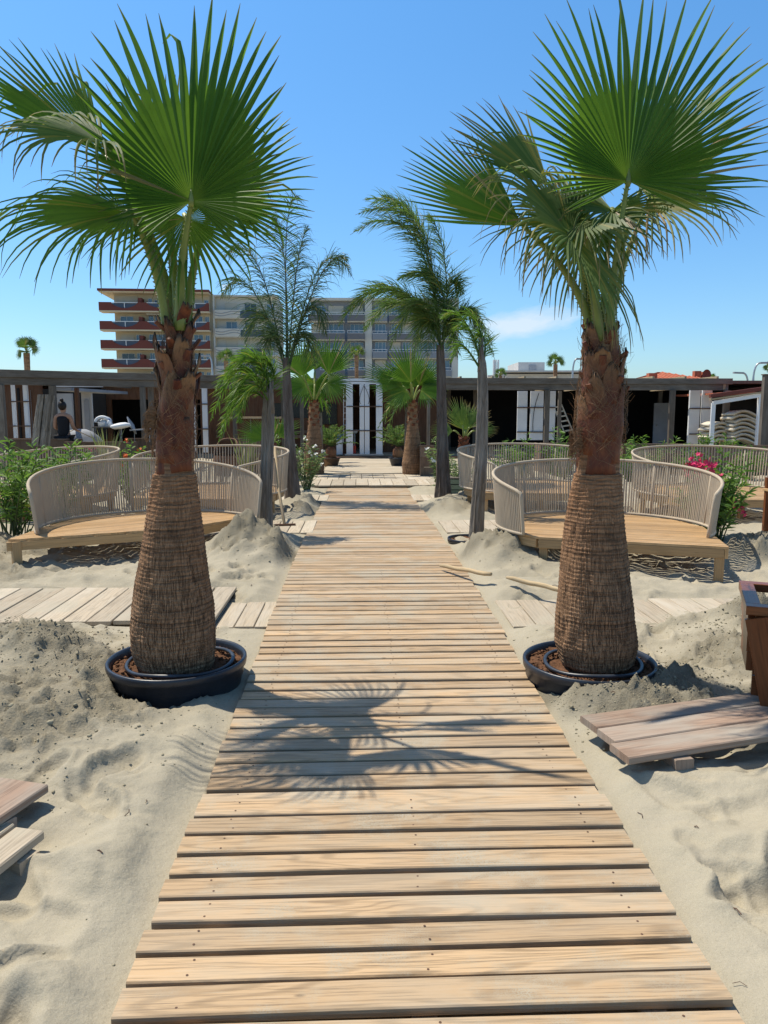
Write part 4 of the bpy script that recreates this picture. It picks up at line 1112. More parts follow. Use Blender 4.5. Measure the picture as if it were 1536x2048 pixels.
# cycads in tubs
def cycad(label, Y, px, py, n=26, L=.7):
    c = at(px, py, Y); t = thing('cycad', V(c.x, Y, c.z-.35), label, 'cycad', 'cycads in pots at the terrace entrance')
    m = MB(); lathe(m, (c.x, Y, c.z-.35), [(.12, 0), (.15, .12), (.14, .25), (.07, .34), (.0, .36)], 18, noise=.15); obj('trunk', m, M['boot'], t)
    for i in range(n):
        a = i*2.4; el = lerp(.15, 1.35, (i/n)**.8); o = V(math.cos(a)*math.cos(el), math.sin(a)*math.cos(el), math.sin(el))
        p0 = c.copy(); p1 = c+o*L*.6+V(0, 0, .12); p2 = c+o*L*.95+V(math.cos(a)*.12, math.sin(a)*.12, -.02)
        m = MB(); frond(m, bez(p0, p1, p2, 10), 30, .12, V(0, 0, -.1), .008, i, spread=1.1, curl=.2); obj('frond', m, M['feather'], t)
    t2 = thing('plant_pot', V(c.x, Y, 0), 'dark pot under the cycad '+('left' if px < 740 else 'right')+' of the white entrance frame', 'plant pot', 'pots under the cycads')
    m = MB(); zt = c.z-.30
    lathe(m, (c.x, Y, 0), [(0, .0), (.17, .0), (.21, zt*.5), (.245, zt-.04), (.26, zt-.03), (.26, zt), (.235, zt), (.22, zt-.04), (0, zt-.05)], 28); obj('pot_wall', m, M['boot' if px < 740 else 'pot'], t2, True)
cycad('dark glossy cycad in a pot left of the white entrance frame', 21.0, 662, 893)
cycad('dark glossy cycad in a pot right of the white entrance frame', 21.0, 796, 893)

# ------------------------------------------------------------------ shrubs
def shrub(label, Y, px, top_py, w, leaf=.11, lw=.016, nst=14, lpst=26, mat='shrub', flower=None, nf=0, cat='shrub', name='oleander', group=None, z0=0, fl_px=None, base=None, up=.8, bare=.3):
    c = at(px, 900, Y); top = at(px, top_py, Y).z; H = top-z0
    t = thing(name, V(c.x, Y, z0), label, cat, group)
    rg = random.Random(int(px*7+Y*13)); ms, ml, mf = MB(), MB(), MB(); tips = []
    for i in range(nst):
        a = rg.uniform(0, 2*PI); rr = w/2*math.sqrt(rg.random()); h = H*rg.uniform(.55, 1.0)*(1-.25*(rr/(w/2))**2)
        b = V(c.x+rg.uniform(-.07, .07)*w, Y+rg.uniform(-.06, .06)*w, z0-.03)
        e = V(c.x+rr*math.cos(a), Y+rr*math.sin(a)*.8, z0+h)
        pts = bez(b, b.lerp(e, .4)+V(0, 0, h*.25), e, 8)
        tube(ms, pts, [lerp(.009, .003, k/8) for k in range(9)], 5, cap=False)
        tips.append(e)
        for q in range(lpst):
            f = bare+(1-bare)*(q/lpst)**.75; k = min(int(f*8), 7); p = pts[k].lerp(pts[k+1], f*8-k)
            a2 = rg.uniform(0, 2*PI); el = rg.uniform(-.2, 1.2)*up
            d = V(math.cos(a2)*math.cos(el), math.sin(a2)*math.cos(el), math.sin(el)+.15).normalized()
            L = leaf*rg.uniform(.6, 1.15); sd = d.cross(rv(1)).normalized()
            nn = d.cross(sd); vs = []; uv = []
            for j, (tt, ww) in enumerate(((0, .15), (.25, .8), (.55, 1), (.8, .6), (1, .03))):
                cpt = p+d*L*tt+V(0, 0, -.25*L*tt*tt)
                vs += [cpt-sd*lw*ww/2+nn*lw*.1, cpt+sd*lw*ww/2+nn*lw*.1]; uv += [(tt, 0), (tt, 1)]
            ml.add(vs, [(2*j, 2*j+1, 2*j+3, 2*j+2) for j in range(4)], uv, (rg.random(), .2+.73*(rg.random() < .03)))
    obj('stems', ms, M['petiole_dark'], t)
    obj('foliage', ml, M[mat], t)
    if flower:
        sites = [at(x, y_, Y-.15) for x, y_ in fl_px] if fl_px else [tips[rg.randrange(len(tips))] for _ in range(nf)]
        for sx in sites:
            mf = MB()
            for q in range(10 if fl_px else 5):
                p = sx+V(rg.uniform(-.06, .06), rg.uniform(-.06, .06), rg.uniform(-.06, .06))*(1.0 if fl_px else .6)
                ax = (rv(1)+V(0, -.7, .4)).normalized(); s1 = ax.cross(V(.3, .2, 1)).normalized(); s2 = ax.cross(s1)
                fr = .026 if fl_px else .022
                for z in range(5):
                    b0 = z*2*PI/5+rg.random()*.3; o = s1*math.cos(b0)+s2*math.sin(b0); o2 = s1*math.cos(b0+.55)+s2*math.sin(b0+.55); o3 = s1*math.cos(b0-.55)+s2*math.sin(b0-.55)
                    mf.add([p, p+o3*fr*.8+ax*.004, p+o*fr*1.2+ax*.008, p+o2*fr*.8+ax*.004], [(0, 1, 2, 3)], None, (rg.random(), 0))
            obj('flower_cluster', mf, M[flower], t)
    return t
GP = 'oleanders and shrubs in the planting beds'
shrub('large leafy oleander with bare lower stems beside the left daybed, nearest the picture edge', 8.5, 22, 862, 1.35, .16, .024, 30, 30, group=GP, bare=.35)
shrub('leafy bright-green oleander behind the left end of the left daybed', 9.3, 100, 858, 1.1, .16, .024, 22, 30, group=GP, bare=.3)
shrub('oleander with dark pink flowers at the right end of the right daybed', 8.75, 1440, 898, 1.1, .15, .023, 42, 34, flower='pink', fl_px=[(1386, 928), (1378, 944), (1413, 925), (1408, 942), (1432, 960), (1482, 1018), (1424, 935), (1395, 960), (1376, 932), (1402, 952), (1422, 965), (1476, 1008), (1390, 918)], group=GP, bare=.3)
shrub('white-flowered pale oleander behind the left swollen fan palm post', 14.6, 612, 872, .75, .12, .02, 20, 28, 'shrubpale', 'whitef', 10, group=GP, bare=.12)
shrub('small leafy bush between the two grey trunks at left', 15.5, 568, 858, .6, .12, .02, 14, 26, group=GP, bare=.1)
shrub('pale variegated bush beside the tall right feather palm', 15.2, 880, 865, .75, .12, .022, 24, 30, 'shrubpale', 'whitef', 4, group=GP, bare=.1)
shrub('pale variegated bush between the two right grey trunks', 14.3, 915, 900, .7, .11, .02, 22, 30, 'shrubpale', group=GP, bare=.1)
for i, (px, ty, Y, w, lb) in enumerate([
        (1052, 868, 17.5, 1.0, 'light green bush left of the long timber bed'), (1022, 880, 16.8, .7, 'small bush just right of the young fan palm'),
        (1112, 858, 18.0, .8, 'spiky green bush standing over the left end of the timber bed'), (1130, 892, 17.2, .5, 'low bush at the foot of the timber bed'),
        (1290, 866, 17.5, 1.1, 'dense leafy oleander right of the right palm trunk'), (1262, 900, 16.6, .7, 'low leafy bush touching the right palm trunk'),
        (1345, 872, 19.0, .5, 'slim sprig in front of the pale blue door'), (1408, 862, 19.0, .35, 'slim young oleander in front of the tall white posts'),
        (1385, 878, 17.4, .9, 'bushy oleander in front of the right timber bed'), (1452, 870, 18.5, .6, 'small oleander below the stacked loungers'),
        (1500, 885, 17.0, 1.0, 'spreading low bush at the far right edge')]):
    shrub(lb, Y, px, ty-4, w*1.15, .19, .032, 15, 22, group=GP, bare=.15)
shrub('low dark-green groundcover bush with orange flowers behind the left daybed', 12.6, 258, 876, 1.0, .10, .03, 34, 26, name='low_bush', flower='orangef', nf=9, group=GP, bare=.1)
shrub('small low bush left of the striped blade plant', 17.5, 172, 868, .5, .10, .025, 14, 20, name='low_bush', flower='pink', nf=5, group=GP, bare=.1)
def blades(label, Y, px, top, n, w, mat='blade'):
    c = at(px, 900, Y); H = at(px, top, Y).z; t = thing('blade_plant', V(c.x, Y, 0), label, 'plant', 'striped blade plants'); m = MB(); rg = random.Random(px)
    for i in range(n):
        a = rg.uniform(0, 2*PI); h = H*rg.uniform(.6, 1.05); o = V(math.cos(a), math.sin(a), 0)*w*rg.uniform(.2, 1)
        pts = bez(V(c.x, Y, 0)+o*.15, V(c.x, Y, h*.6)+o*.4, V(c.x, Y, h)+o, 7); sd = V(-math.sin(a+1), math.cos(a+1), 0); vs = []; uv = []
        for j, p in enumerate(pts):
            hw = .02*(1-(j/7)**2)+.001; vs += [p-sd*hw, p+sd*hw]; uv += [(j/7, 0), (j/7, 1)]
        m.add(vs, [(2*j, 2*j+1, 2*j+3, 2*j+2) for j in range(7)], uv, (rg.random(), .2))
    obj('leaves', m, M[mat], t)
blades('yellow-striped blade plant in the left bed in front of the table', 17.0, 214, 856, 46, .42)
blades('yellow-striped blade plant beneath the bright feather palm', 15.5, 492, 866, 40, .4)
# ================================================================== ARCHITECTURE
def pb(m, x0, x1, yt, yb, Y, dep=.08, mi=0):
    a = at(x0, yt, Y); b = at(x1, yb, Y)
    bx(m, a.x, b.x, Y, Y+dep, b.z, a.z, mi)
def pbt(name, mat, t, x0, x1, yt, yb, Y, dep=.08, label=None):
    m = MB(); pb(m, x0, x1, yt, yb, Y, dep); return obj(name, m, M[mat], t, label=label)
def struct_box(name, x0, x1, y0, y1, z0, z1, mat):
    m = MB(); bx(m, x0, x1, y0, y1, z0, z1); return obj(name, m, M[mat], kind='structure')
struct_box('terrace_step', -4.0, 3.5, 24.3, 24.9, -.1, .09, 'bed')
struct_box('terrace', -15, 16, 24.9, 31, -.1, .13, 'path2')

# beach bar behind the pergolas
t = thing('beach_bar', V(0, 25.2, 0), 'long low beach bar building under dark timber, open black bays and brown plank wall', 'building')
def part(name, mat, *b, label=None, tt=None):
    m = MB(); bx(m, *b); return obj(name, m, M[mat], tt or t, label=label)
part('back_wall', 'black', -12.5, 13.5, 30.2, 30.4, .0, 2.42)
part('roof', 'dark', -12.6, 13.6, 25.0, 30.6, 2.42, 2.52)
part('side_wall', 'brown', -12.5, -12.3, 25.3, 30.2, 0, 2.42); part('side_wall', 'dark', 13.3, 13.5, 25.3, 30.2, 0, 2.42)
m = MB()
def X(px, Y=25.3): return at(px, 800, Y).x
def Zp(py, Y=25.3): return at(768, py, Y).z
bx(m, X(432), X(545), 25.3, 25.4, 0, 2.42); bx(m, X(545), X(616), 25.3, 25.4, 0, Zp(836)); bx(m, X(545), X(616), 25.3, 25.4, Zp(806), 2.42)
bx(m, X(616), X(692), 25.3, 25.4, 0, 2.42)
obj('plank_wall', m, M['brown'], t)
part('window', 'screen', X(545), X(616), 25.35, 25.38, Zp(836), Zp(806))
m = MB(); bx(m, X(766), X(884), 26.2, 26.3, 0, 2.42); obj('plank_wall', m, M['brown'], t)
m = MB(); bx(m, X(700), X(764), 28.6, 28.7, 0, 2.42); obj('plank_wall', m, M['brown'], t)
m = MB(); bx(m, X(204), X(432), 25.3, 25.4, Zp(799), 2.42); bx(m, X(204), X(222), 25.3, 25.4, 0, Zp(799)); bx(m, X(400), X(432), 25.3, 25.4, 0, Zp(799))
obj('fascia', m, M['brown'], t)
for i in range(3): part('shelf', 'brown', X(225), X(285), 29.6, 29.95, .9+i*.4, .93+i*.4)
for px in (905, 962, 1120, 1260, 1365): part('inner_post', 'dark', X(px), X(px)+.14, 27.5, 27.6, .1, 2.42)
pbt('door', 'greyp', t, 1309, 1337, 806, 888, 27.0, .05, label='pale blue-grey door standing in the dark bay')
m = MB(); tube(m, [at(1312, 850, 26.98), at(1315, 850, 26.95)], .02, 6); obj('door_handle', m, M['metal'], t)
pbt('header', 'white', t, 400, 690, 771, 777, 25.15, .06)
m = MB()
for i in range(2): pb(m, 432, 692, 861+i*9, 867+i*9, 25.2, .06)
obj('kick_rail', m, M['bed'], t)
t2 = thing('wall_screen', at(657, 848, 25.2), 'square black television screen hung on the brown plank wall', 'television')
pbt('panel', 'screen', t2, 641, 674, 808, 848, 25.22, .06); pbt('bezel', 'black', t2, 640, 675, 848.2, 849.4, 25.2, .08)

# white door frame at the end of the walk
t = thing('entrance_gate', V(at(728, 900, 24.6).x, 24.6, 0), 'white painted open frame with four tall posts closing the end of the boardwalk', 'gate')
pbt('header', 'white', t, 655, 770, 757, 762, 24.6, .14); pbt('header', 'white', t, 655, 770, 763.5, 768, 24.62, .10)
for a, b in ((692, 706), (719, 728.4), (729.2, 739), (752, 765)): pbt('post', 'white', t, a, b, 768.2, 908, 24.62, .09)
for yy_ in (813, 861.5): pbt('crossbar', 'rust', t, 693, 764, yy_-1, yy_+1, 24.59, .03)
pbt('sill', 'metal', t, 690, 767, 908, 911, 24.6, .14)
m = MB()
for px in (722, 736):
    tube(m, bez(at(728, 771, 24.57), at(px-8*(1 if px < 729 else -1), 800, 24.57), at(px, 808, 24.57), 8), .008, 5)
obj('cable', m, M['cloth'], t)
# white post pairs
def postpair(label, Y, cols, yt, yb, bars, cable=None):
    x = (cols[0][0]+cols[-1][1])/2
    t = thing('white_posts', V(at(x, yb, Y).x, Y, 0), label, 'posts', 'white double posts of the bar front')
    for a, b in cols: pbt('post', 'white', t, a, b, yt, yb, Y, .09)
    for y_ in bars: pbt('crossbar', 'rust', t, cols[0][0]-2, cols[-1][1]+2, y_-1, y_+1.2, Y-.04, .035)
    if cable:
        m = MB(); tube(m, bez(at(cable[0], cable[1], Y-.03), at(cable[0]-14, (cable[1]+cable[3])/2, Y-.03), at(cable[2], cable[3], Y-.03), 10), .010, 5); obj('cable', m, M['cloth'], t)
    return t
postpair('white double posts at the far left by the log bundle', 18.6, [(20, 33), (44, 59)], 758, 876, (803, 852))
postpair('white double posts seen right of the left palm trunk', 24.5, [(386, 393), (403, 417)], 775, 905, (808, 858))
postpair('three white posts with looping cables at the centre of the right pergola', 24.0, [(1036, 1053), (1062, 1085), (1100, 1109)], 782, 880, (815, 864), (1078, 786, 1066, 862))
postpair('white double posts in front of the dark bay near the lounger stack', 23.5, [(1381, 1396), (1406, 1419)], 780, 888, (817, 868))

# pergolas
def pergola(label, pA, pB, posts, zt=2.50, side=None):
    """pA,pB plan points of the long front beam"""
    a = V(*pA, 0); b = V(*pB, 0)
    t = thing('pergola', (a+b)/2, label, 'pergola', 'grey-brown timber pergolas')
    d = (b-a).normalized(); nrm = V(-d.y, d.x, 0)
    up = V(0, 0, 1)
    m = MB(); plank(m, a+up*(zt-.085), b+up*(zt-.085), .14, .17); obj('top_beam', m, M['dark'], t)
    m = MB(); plank(m, a+up*(zt-.26)+d*.1+nrm*.03, b+up*(zt-.26)-d*.1+nrm*.03, .10, .175); obj('lower_beam', m, M['dark'], t)
    for (px, Y, w) in posts:
        m = MB(); p = at(px, 850, Y); plank(m, (p.x, Y, -.1), (p.x, Y, zt-.35), w, .12, up=V(0, 1, 0)); obj('post', m, M['dark'], t)
    return t, d, nrm
def ypx(px, A, B):
    # intersection of the view ray with the beam line
    u = at(px, 820, 1.0).x
    # X = u*Y ; line A+(B-A)s
    dx, dy = B[0]-A[0], B[1]-A[1]
    s = (u*A[1]-A[0])/(dx-u*dy); return A[1]+dy*s
A = (-12.6, 15.2); B = (-1.75, 22.9)
pl, d, nrm = pergola('grey-brown timber pergola running from the left edge to the white frame', A, B, [(5, ypx(5, A, B), .16), (109, ypx(109, A, B), .14), (288, ypx(288, A, B), .12), (304, ypx(304, A, B)+.25, .12), (470, ypx(470, A, B), .1), (567, ypx(567, A, B), .1), (604, ypx(604, A, B), .1)])
for i, s in enumerate((.13, .40, .62, .82)):
    m = MB(); p = V(*A, 0).lerp(V(*B, 0), s)+V(0, 0, 2.36); q = V(p.x, 25.1, 2.36); plank(m, p+V(0, .1, 0), q, .06, .18); obj('rafter', m, M['dark'], pl)
A2 = (at(882, 800, 22.5).x, 22.5); B2 = (at(1461, 800, 22.9).x, 22.9)
pr, d, nrm = pergola('grey-brown timber pergola across the right half, ending before the red-edged hut', A2, B2, [(857, 22.55, .09), (1093, 22.6, .14), (1118, 23.6, .1), (1158, 22.7, .13), (1342, 22.75, .15), (1450, 22.8, .17)])
for px in (1097, 1160, 1348, 1446):
    m = MB(); p = at(px, 800, 22.9); plank(m, (p.x, 22.85, 2.27), (p.x+.02, 25.0, 2.27), .07, .2); obj('rafter', m, M['stick'], pr)
for i in range(9):
    m = MB(); x = A2[0]+.6+i*.95; plank(m, (x, 22.8, 2.53), (x, 24.95, 2.53), .06, .06); obj('batten', m, M['stick'], pr)

# white outbuilding at left
t = thing('outbuilding', V(-9.0, 20.6, 0), 'whitewashed low outbuilding with wood post and grey door behind the woman at left', 'building')
pbt('side_panel', 'offwhite', t, 113, 148, 787, 875, 20.4, .08)
pbt('front_wall', 'offwhite', t, 162, 187, 785, 875, 22.0, .08); pbt('door', 'greyp', t, 167, 180, 800, 868, 21.95, .04)
m = MB(); a = at(95, 772, 20.3); b = at(205, 778, 22.6)
bx(m, a.x, b.x, 20.35, 24.8, a.z-.12, a.z-.04); obj('roof', m, M['greyp'], t)
pbt('corner_post', 'brown', t, 148, 160, 776, 880, 20.3, .12)
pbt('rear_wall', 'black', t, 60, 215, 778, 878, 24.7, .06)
pbt('white_trim', 'white', t, 110, 205, 771, 774, 20.3, .05)
t = thing('brown_hut', V(at(40, 880, 19.6).x, 19.6, 0), 'dark brown hut wall with red roof edge behind the white double posts at far left', 'building')
pbt('wall', 'brown', t, -60, 88, 768, 880, 20.0, .1); pbt('roof_edge', 'red', t, -60, 90, 762, 768, 19.9, .3)
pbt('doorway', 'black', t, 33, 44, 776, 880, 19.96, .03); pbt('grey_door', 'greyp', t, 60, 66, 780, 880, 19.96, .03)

# neighbouring hut at the right edge with white frame
t = thing('neighbour_hut', V(at(1478, 890, 21).x, 21.5, 0), 'open hut at the right edge with white frame and sloping dark red roof edge', 'building')
YH = 21.5
m = MB(); a, b = at(1420, 792, YH), at(1620, 764, YH); plank(m, a, b, .12, .10); obj('roof_edge', m, M['red'], t)
m = MB(); a, b = at(1420, 799, YH), at(1622, 771, YH); plank(m, a, b, .08, .05); obj('trim', m, M['stick'], t)
m = MB(); a, b = at(1426, 806, YH+.05), at(1524, 790, YH+.05); plank(m, a, b, .08, .10); obj('white_rail', m, M['white'], t)
pbt('white_post', 'white', t, 1519, 1529, 784, 890, YH+.02, .1); pbt('white_post', 'white', t, 1424, 1427, 806, 890, YH+.04, .06)
pbt('red_post', 'red', t, 1529.5, 1540, 776, 892, YH, .12)
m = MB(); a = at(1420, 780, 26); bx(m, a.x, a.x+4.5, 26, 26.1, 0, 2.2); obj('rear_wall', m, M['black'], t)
m = MB(); a = at(1420, 798, YH+.2); bx(m, a.x+.6, a.x+4, YH+.2, 26, 2.02, 2.08); obj('roof', m, M['rooftile'], t)
t = thing('timber_post', V(at(1534, 890, 19.5).x, 19.5, 0), 'brown timber post at the right edge of the picture', 'post'); pbt('shaft', 'dark', t, 1530, 1541, 750, 905, 19.5, .14); pbt('cap', 'brown', t, 1529, 1542, 748, 749.8, 19.48, .18)
# stacked lounger shells
def lounger(label, px, py, Y, rot, L=.95, first=[None]):
    if first[0] is None:
        t = thing('lounger_shell', V(0, 0, 0), label, 'lounger', 'pale lounger shells stacked in the hut')
        m = MB(); P = []
        for j in range(9):
            f = j/8; x = (f-.5)*L; z = .10*math.sin(f*PI*1.5)+.03
            P.append([V(x, (i/4-.5)*.6, z) for i in range(5)])
        sheet(m, P, .055); obj('shell', m, M['cushion'], t, True)
        m = MB()
        for s in (-.28, .28): tube(m, [V((f/8-.5)*L, s*1.04, .10*math.sin(f/8*PI*1.5)-.005) for f in range(9)], .016, 6)
        obj('side_rail', m, M['stick'], t, True)
        first[0] = t
    else:
        t = copy_tree(first[0]); t['label'] = label
    t.location = at(px, py, Y); t.rotation_euler = (rng.uniform(-.04, .04), rng.uniform(-.05, .05), rot)
    return t
rank = ['lowest', 'second', 'third', 'fourth', 'fifth', 'sixth', 'seventh', 'topmost']
for i in range(8): lounger(rank[i]+' lounger shell'+(' from the bottom' if 0 < i < 7 else '')+' in the curved stack beside the white post', 1482+(i % 3)*3, 884-i*7.6, 22.6, .1+.06*(i % 2))
for i in range(5): lounger(rank[i] if i else 'lowest', 1440-(i % 2)*4, 886-i*8, 22.9, .25, )['label'] = (rank[i] if i < 4 else 'topmost')+' lounger shell'+(' from the bottom' if 0 < i < 4 else '')+' in the lower, flatter stack at left'
t = thing('white_rack', at(1110, 860, 25.8), 'pale slatted lounger frame leaning in the dark bay behind the three white posts', 'lounger frame')
m = MB(); a, b = at(1112, 815, 25.9), at(1136, 862, 25.7)
for f in range(6): p = a.lerp(b, f/5); plank(m, p+V(-.1, 0, 0), p+V(.16, 0, .04), .05, .05)
obj('slats', m, M['cushion'], t)
m = MB()
for dx in (-.12, .18): tube(m, [a+V(dx, 0, .1), b+V(dx, 0, -.05)], .025, 6)
obj('rails', m, M['cushion'], t)

# bar counter, furniture, bits
t = thing('bar_counter', V(at(495, 880, 22.6).x, 23.4, 0), 'low reddish wooden bar counter with a pale top edge behind the bright feather palm', 'bar counter')
pbt('front', 'brown', t, 444, 560, 838, 882, 23.4, .08); pbt('counter_top', 'stick', t, 440, 562, 834, 837.5, 23.3, .6)
m = MB(); 
for px in (446, 500, 555): pb(m, px, px+3, 838, 882, 23.38, .02)
obj('batten', m, M['dark'], t)
t = thing('ladder', V(at(690, 890, 24.2).x, 24.3, .1), 'white stepladder standing against the left post of the white frame', 'ladder')
m = MB()
for px in (687, 692.3): tube(m, [at(px, 885, 24.9), at(px+.4, 778, 25.1)], .011, 6)
obj('rail', m, M['white'], t)
m = MB()
for i in range(8): y_ = 790+i*12; tube(m, [at(687, y_, 24.92), at(692.4, y_, 24.92)], .009, 5)
obj('rung', m, M['white'], t)
t = thing('fuel_can', V(at(708, 905, 24.3).x, 24.3, .13), 'red plastic fuel can behind the bars of the white frame', 'fuel can')
m = MB(); a = at(704, 889, 24.85); b = at(712, 905, 24.85); bx(m, a.x, b.x, 24.85, 25.05, .13, .40); bx(m, a.x+.01, b.x-.01, 24.87, 25.03, .40, .42); obj('body', m, M['redcan'], t)
m = MB(); x = (a.x+b.x)/2; tube(m, [V(x-.045, 24.95, .42), V(x-.03, 24.95, .47), V(x+.03, 24.95, .47), V(x+.045, 24.95, .42)], .012, 6); obj('handle', m, M['redcan'], t)
m = MB(); tube(m, [V(x-.055, 24.95, .42), V(x-.055, 24.95, .46)], .018, 8); obj('cap', m, M['cloth'], t)
t = thing('wash_stand', at(709, 880, 25.6), 'small white basin on a thin stand behind the white frame', 'basin')
m = MB(); p = at(709, 861, 25.6); lathe(m, (p.x, 25.6, p.z), [(.0, -.12), (.06, -.1), (.15, .02), (.14, .02), (.05, -.06)], 16); obj('basin', m, M['white'], t, True)
m = MB(); tube(m, [V(p.x, 25.6, .13), V(p.x, 25.6, p.z-.1)], .03, 8); obj('stand', m, M['metal'], t)
t = thing('storage_tub', at(686, 872, 24.9), 'small blue plastic tub on the terrace just left of the ladder', 'tub')
m = MB(); p = at(679, 868, 24.9); lathe(m, (p.x, 24.95, p.z-.16), [(0, 0), (.08, 0), (.10, .15), (.11, .16), (.095, .155)], 16); obj('shell', m, M['bluec'], t); m = MB(); bx(m, p.x-.1, p.x+.1, 24.85, 25.05, .13, p.z-.16); obj('crate', m, M['white'], t)
t = thing('wicker_pouf', V(at(455, 890, 17.9).x, 18.2, 0), 'rounded brown wicker pouf chair beneath the bright feather palm', 'chair')
m = MB(); c = at(455, 885, 18.2); lathe(m, (c.x, 18.2, 0), [(.0, 0), (.28, 0), (.34, .15), (.36, .35), (.33, .5)], 28); obj('body', m, M['wicker'], t, True)
m = MB(); P = []
for j in range(7):
    z = .5+.4*j/6; rr = .33-.12*(j/6)**2
    P.append([V(c.x+rr*math.cos(R(a)), 18.2+rr*math.sin(R(a))*.9, z-(abs(a-90)/100)**2*.12*(j/6)) for a in np.linspace(-20, 200, 15)])
sheet(m, P, .03); obj('backrest', m, M['wicker'], t, True)
t = thing('low_chair', V(at(485, 880, 19).x, 19.4, 0), 'low cream patio chair left of the low fan palm', 'chair')
# (removed from view by plants; kept low and simple in outline)
pbt('seat', 'cushion', t, 556, 566, 857, 859, 21.0, .4); pbt('back', 'cushion', t, 556, 566, 846, 857, 21.4, .05)
for px in (556.5, 565): pbt('leg', 'metal', t, px, px+1, 859, 874, 21.05, .03)

# table with a dome, bottle and folded parasol
t = thing('work_table', V(at(210, 880, 18.5).x, 18.5, 0), 'dark trestle table covered with odds and ends left of the left palm trunk', 'table')
pbt('top', 'dark', t, 184, 246, 853.5, 856, 18.2, .8)
for px, Y in ((187, 18.25), (242, 18.25), (190, 18.9), (239, 18.9)): pbt('leg', 'metal', t, px, px+2, 856, 888, Y, .04)
c = at(208, 842, 18.5)
t = thing('folded_float', V(c.x, 18.5, c.z-.1), 'white and grey striped rolled cloth lying on the work table', 'rolled cloth')
m = MB()
for k in range(4):
    q = [V(c.x+(.17-.02*k)*math.cos(R(a)), 18.4+.09*k, c.z-.03+(.13-.01*k)*math.sin(R(a))) for a in range(0, 190, 15)]
    tube(m, q, .035, 7, mi=k % 2)
obj('roll', m, [M['white'], M['greyp']], t, True); m = MB(); lathe(m, (c.x, 18.6, c.z-.14), [(0, .2), (.1, .18), (.16, .08), (.17, 0)], 20); obj('bundle', m, M['white'], t, True)
t = thing('white_bottle', at(219, 854, 18.35), 'white plastic bottle standing on the work table', 'bottle'); p = at(219, 854, 18.35)
m = MB(); lathe(m, p, [(0, 0), (.045, 0), (.048, .12), (.035, .15), (.018, .17)], 14); obj('body', m, M['white'], t, True); m = MB(); lathe(m, (p.x, p.y, p.z+.17), [(.02, 0), (.02, .03), (0, .03)], 10); obj('cap', m, M['bluec'], t)
t = thing('paint_pot', at(201, 854, 18.3), 'small white tub beside the bottle on the work table', 'pot'); p = at(203, 854, 18.3)
m = MB(); lathe(m, p, [(0, 0), (.07, 0), (.08, .10), (.085, .11), (.075, .10), (.07, .02)], 16); obj('tub', m, M['white'], t, True); m = MB(); tube(m, [p+V(.08*math.cos(R(a)), 0, .1+.07*math.sin(R(a))) for a in range(0, 181, 20)], .004, 5); obj('handle', m, M['metal'], t)
c = at(241, 852, 18.2)
t = thing('white_cushion', V(c.x, 18.1, c.z-.08), 'plump white cushion at the right end of the work table', 'cushion')
m = MB(); lathe(m, (0, 0, 0), [(0, -.07), (.14, -.06), (.22, -.03), (.25, 0), (.22, .04), (.12, .07), (0, .08)], 24); m.v = [(c.x+v[0], 18.2+v[1]*.7, c.z+v[2]+.02*math.sin(v[0]*9)) for v in m.v]; obj('pad', m, M['white'], t, True)
t = thing('sun_lounger', V(at(285, 880, 18.6).x, 18.6, 0), 'low grey metal sun lounger with pale sling seen left of the left palm', 'lounger')
m = MB(); plank(m, at(266, 860, 18.6), at(300, 858, 18.6), .5, .03, up=V(0, 0, 1)); obj('sling', m, M['greyp'], t)
m = MB(); plank(m, at(266, 860, 18.6), at(261, 842, 18.7), .5, .03, up=V(1, 0, 0)); obj('back', m, M['greyp'], t)
for px in (268, 298): pbt('leg', 'metal', t, px, px+1.5, 861, 884, 18.55, .03)
t = thing('log_bundle', V(at(85, 880, 17.0).x, 17.0, 0), 'bundle of weathered grey round posts standing tilted behind the left oleander', 'log bundle')
for i, (a, b, dy) in enumerate([(82, 70, 0), (90, 78, .12), (97, 86, .02), (104, 93, .14), (88, 83, .25)]):
    m = MB(); post_trunk(m, [at(b, 892, 17+dy), at((a+b)/2, 840, 17+dy), at(a, 789+i % 2*2, 17+dy)], [.075, .07, .065], seed=i); obj('log', m, M['weather'], t)
t = thing('sack_pile', V(at(160, 870, 19.5).x, 19.5, 0), 'grey bundled tarpaulin lying on the ground beside the standing woman', 'tarpaulin')
m = MB(); c = at(160, 868, 19.4); lathe(m, (0, 0, 0), [(.55, 0), (.5, .12), (.35, .25), (.15, .32), (0, .33)], 20, noise=.25); m.v = [(c.x+v[0], 19.4+v[1]*.6, c.z-.2+v[2]) for v in m.v]; obj('folds', m, M['greyp'], t, True); m = MB(); tube(m, [V(c.x-.5, 19.15, c.z-.1), V(c.x, 19.05, c.z+.12), V(c.x+.45, 19.15, c.z-.1)], .012, 5); obj('cord', m, M['stick'], t)

# raised timber beds
def bed(label, x0, x1, yt, Y, h=.42, dep=.9):
    a, b = at(x0, yt, Y), at(x1, yt, Y); z1 = a.z
    t = thing('raised_bed', V((a.x+b.x)/2, Y, 0), label, 'planting bed', 'raised timber planting beds')
    m = MB(); n = 3
    for i in range(n): bx(m, a.x, b.x, Y, Y+.045, z1-(i+1)*z1/n+.004, z1-i*z1/n-.004)
    obj('front_board', m, M['bed'], t)
    m = MB(); bx(m, a.x+.002, a.x+.045, Y+.05, Y+dep, 0, z1-.004); bx(m, b.x-.045, b.x-.002, Y+.05, Y+dep, 0, z1-.004); obj('side_board', m, M['bed'], t)
    m = MB(); bx(m, a.x-.02, b.x+.02, Y-.02, Y+.07, z1, z1+.03); obj('cap', m, M['bed'], t)
    m = MB(); bx(m, a.x+.05, b.x-.05, Y+.05, Y+dep, z1-.14, z1-.08); obj('soil', m, M['sand'], t)
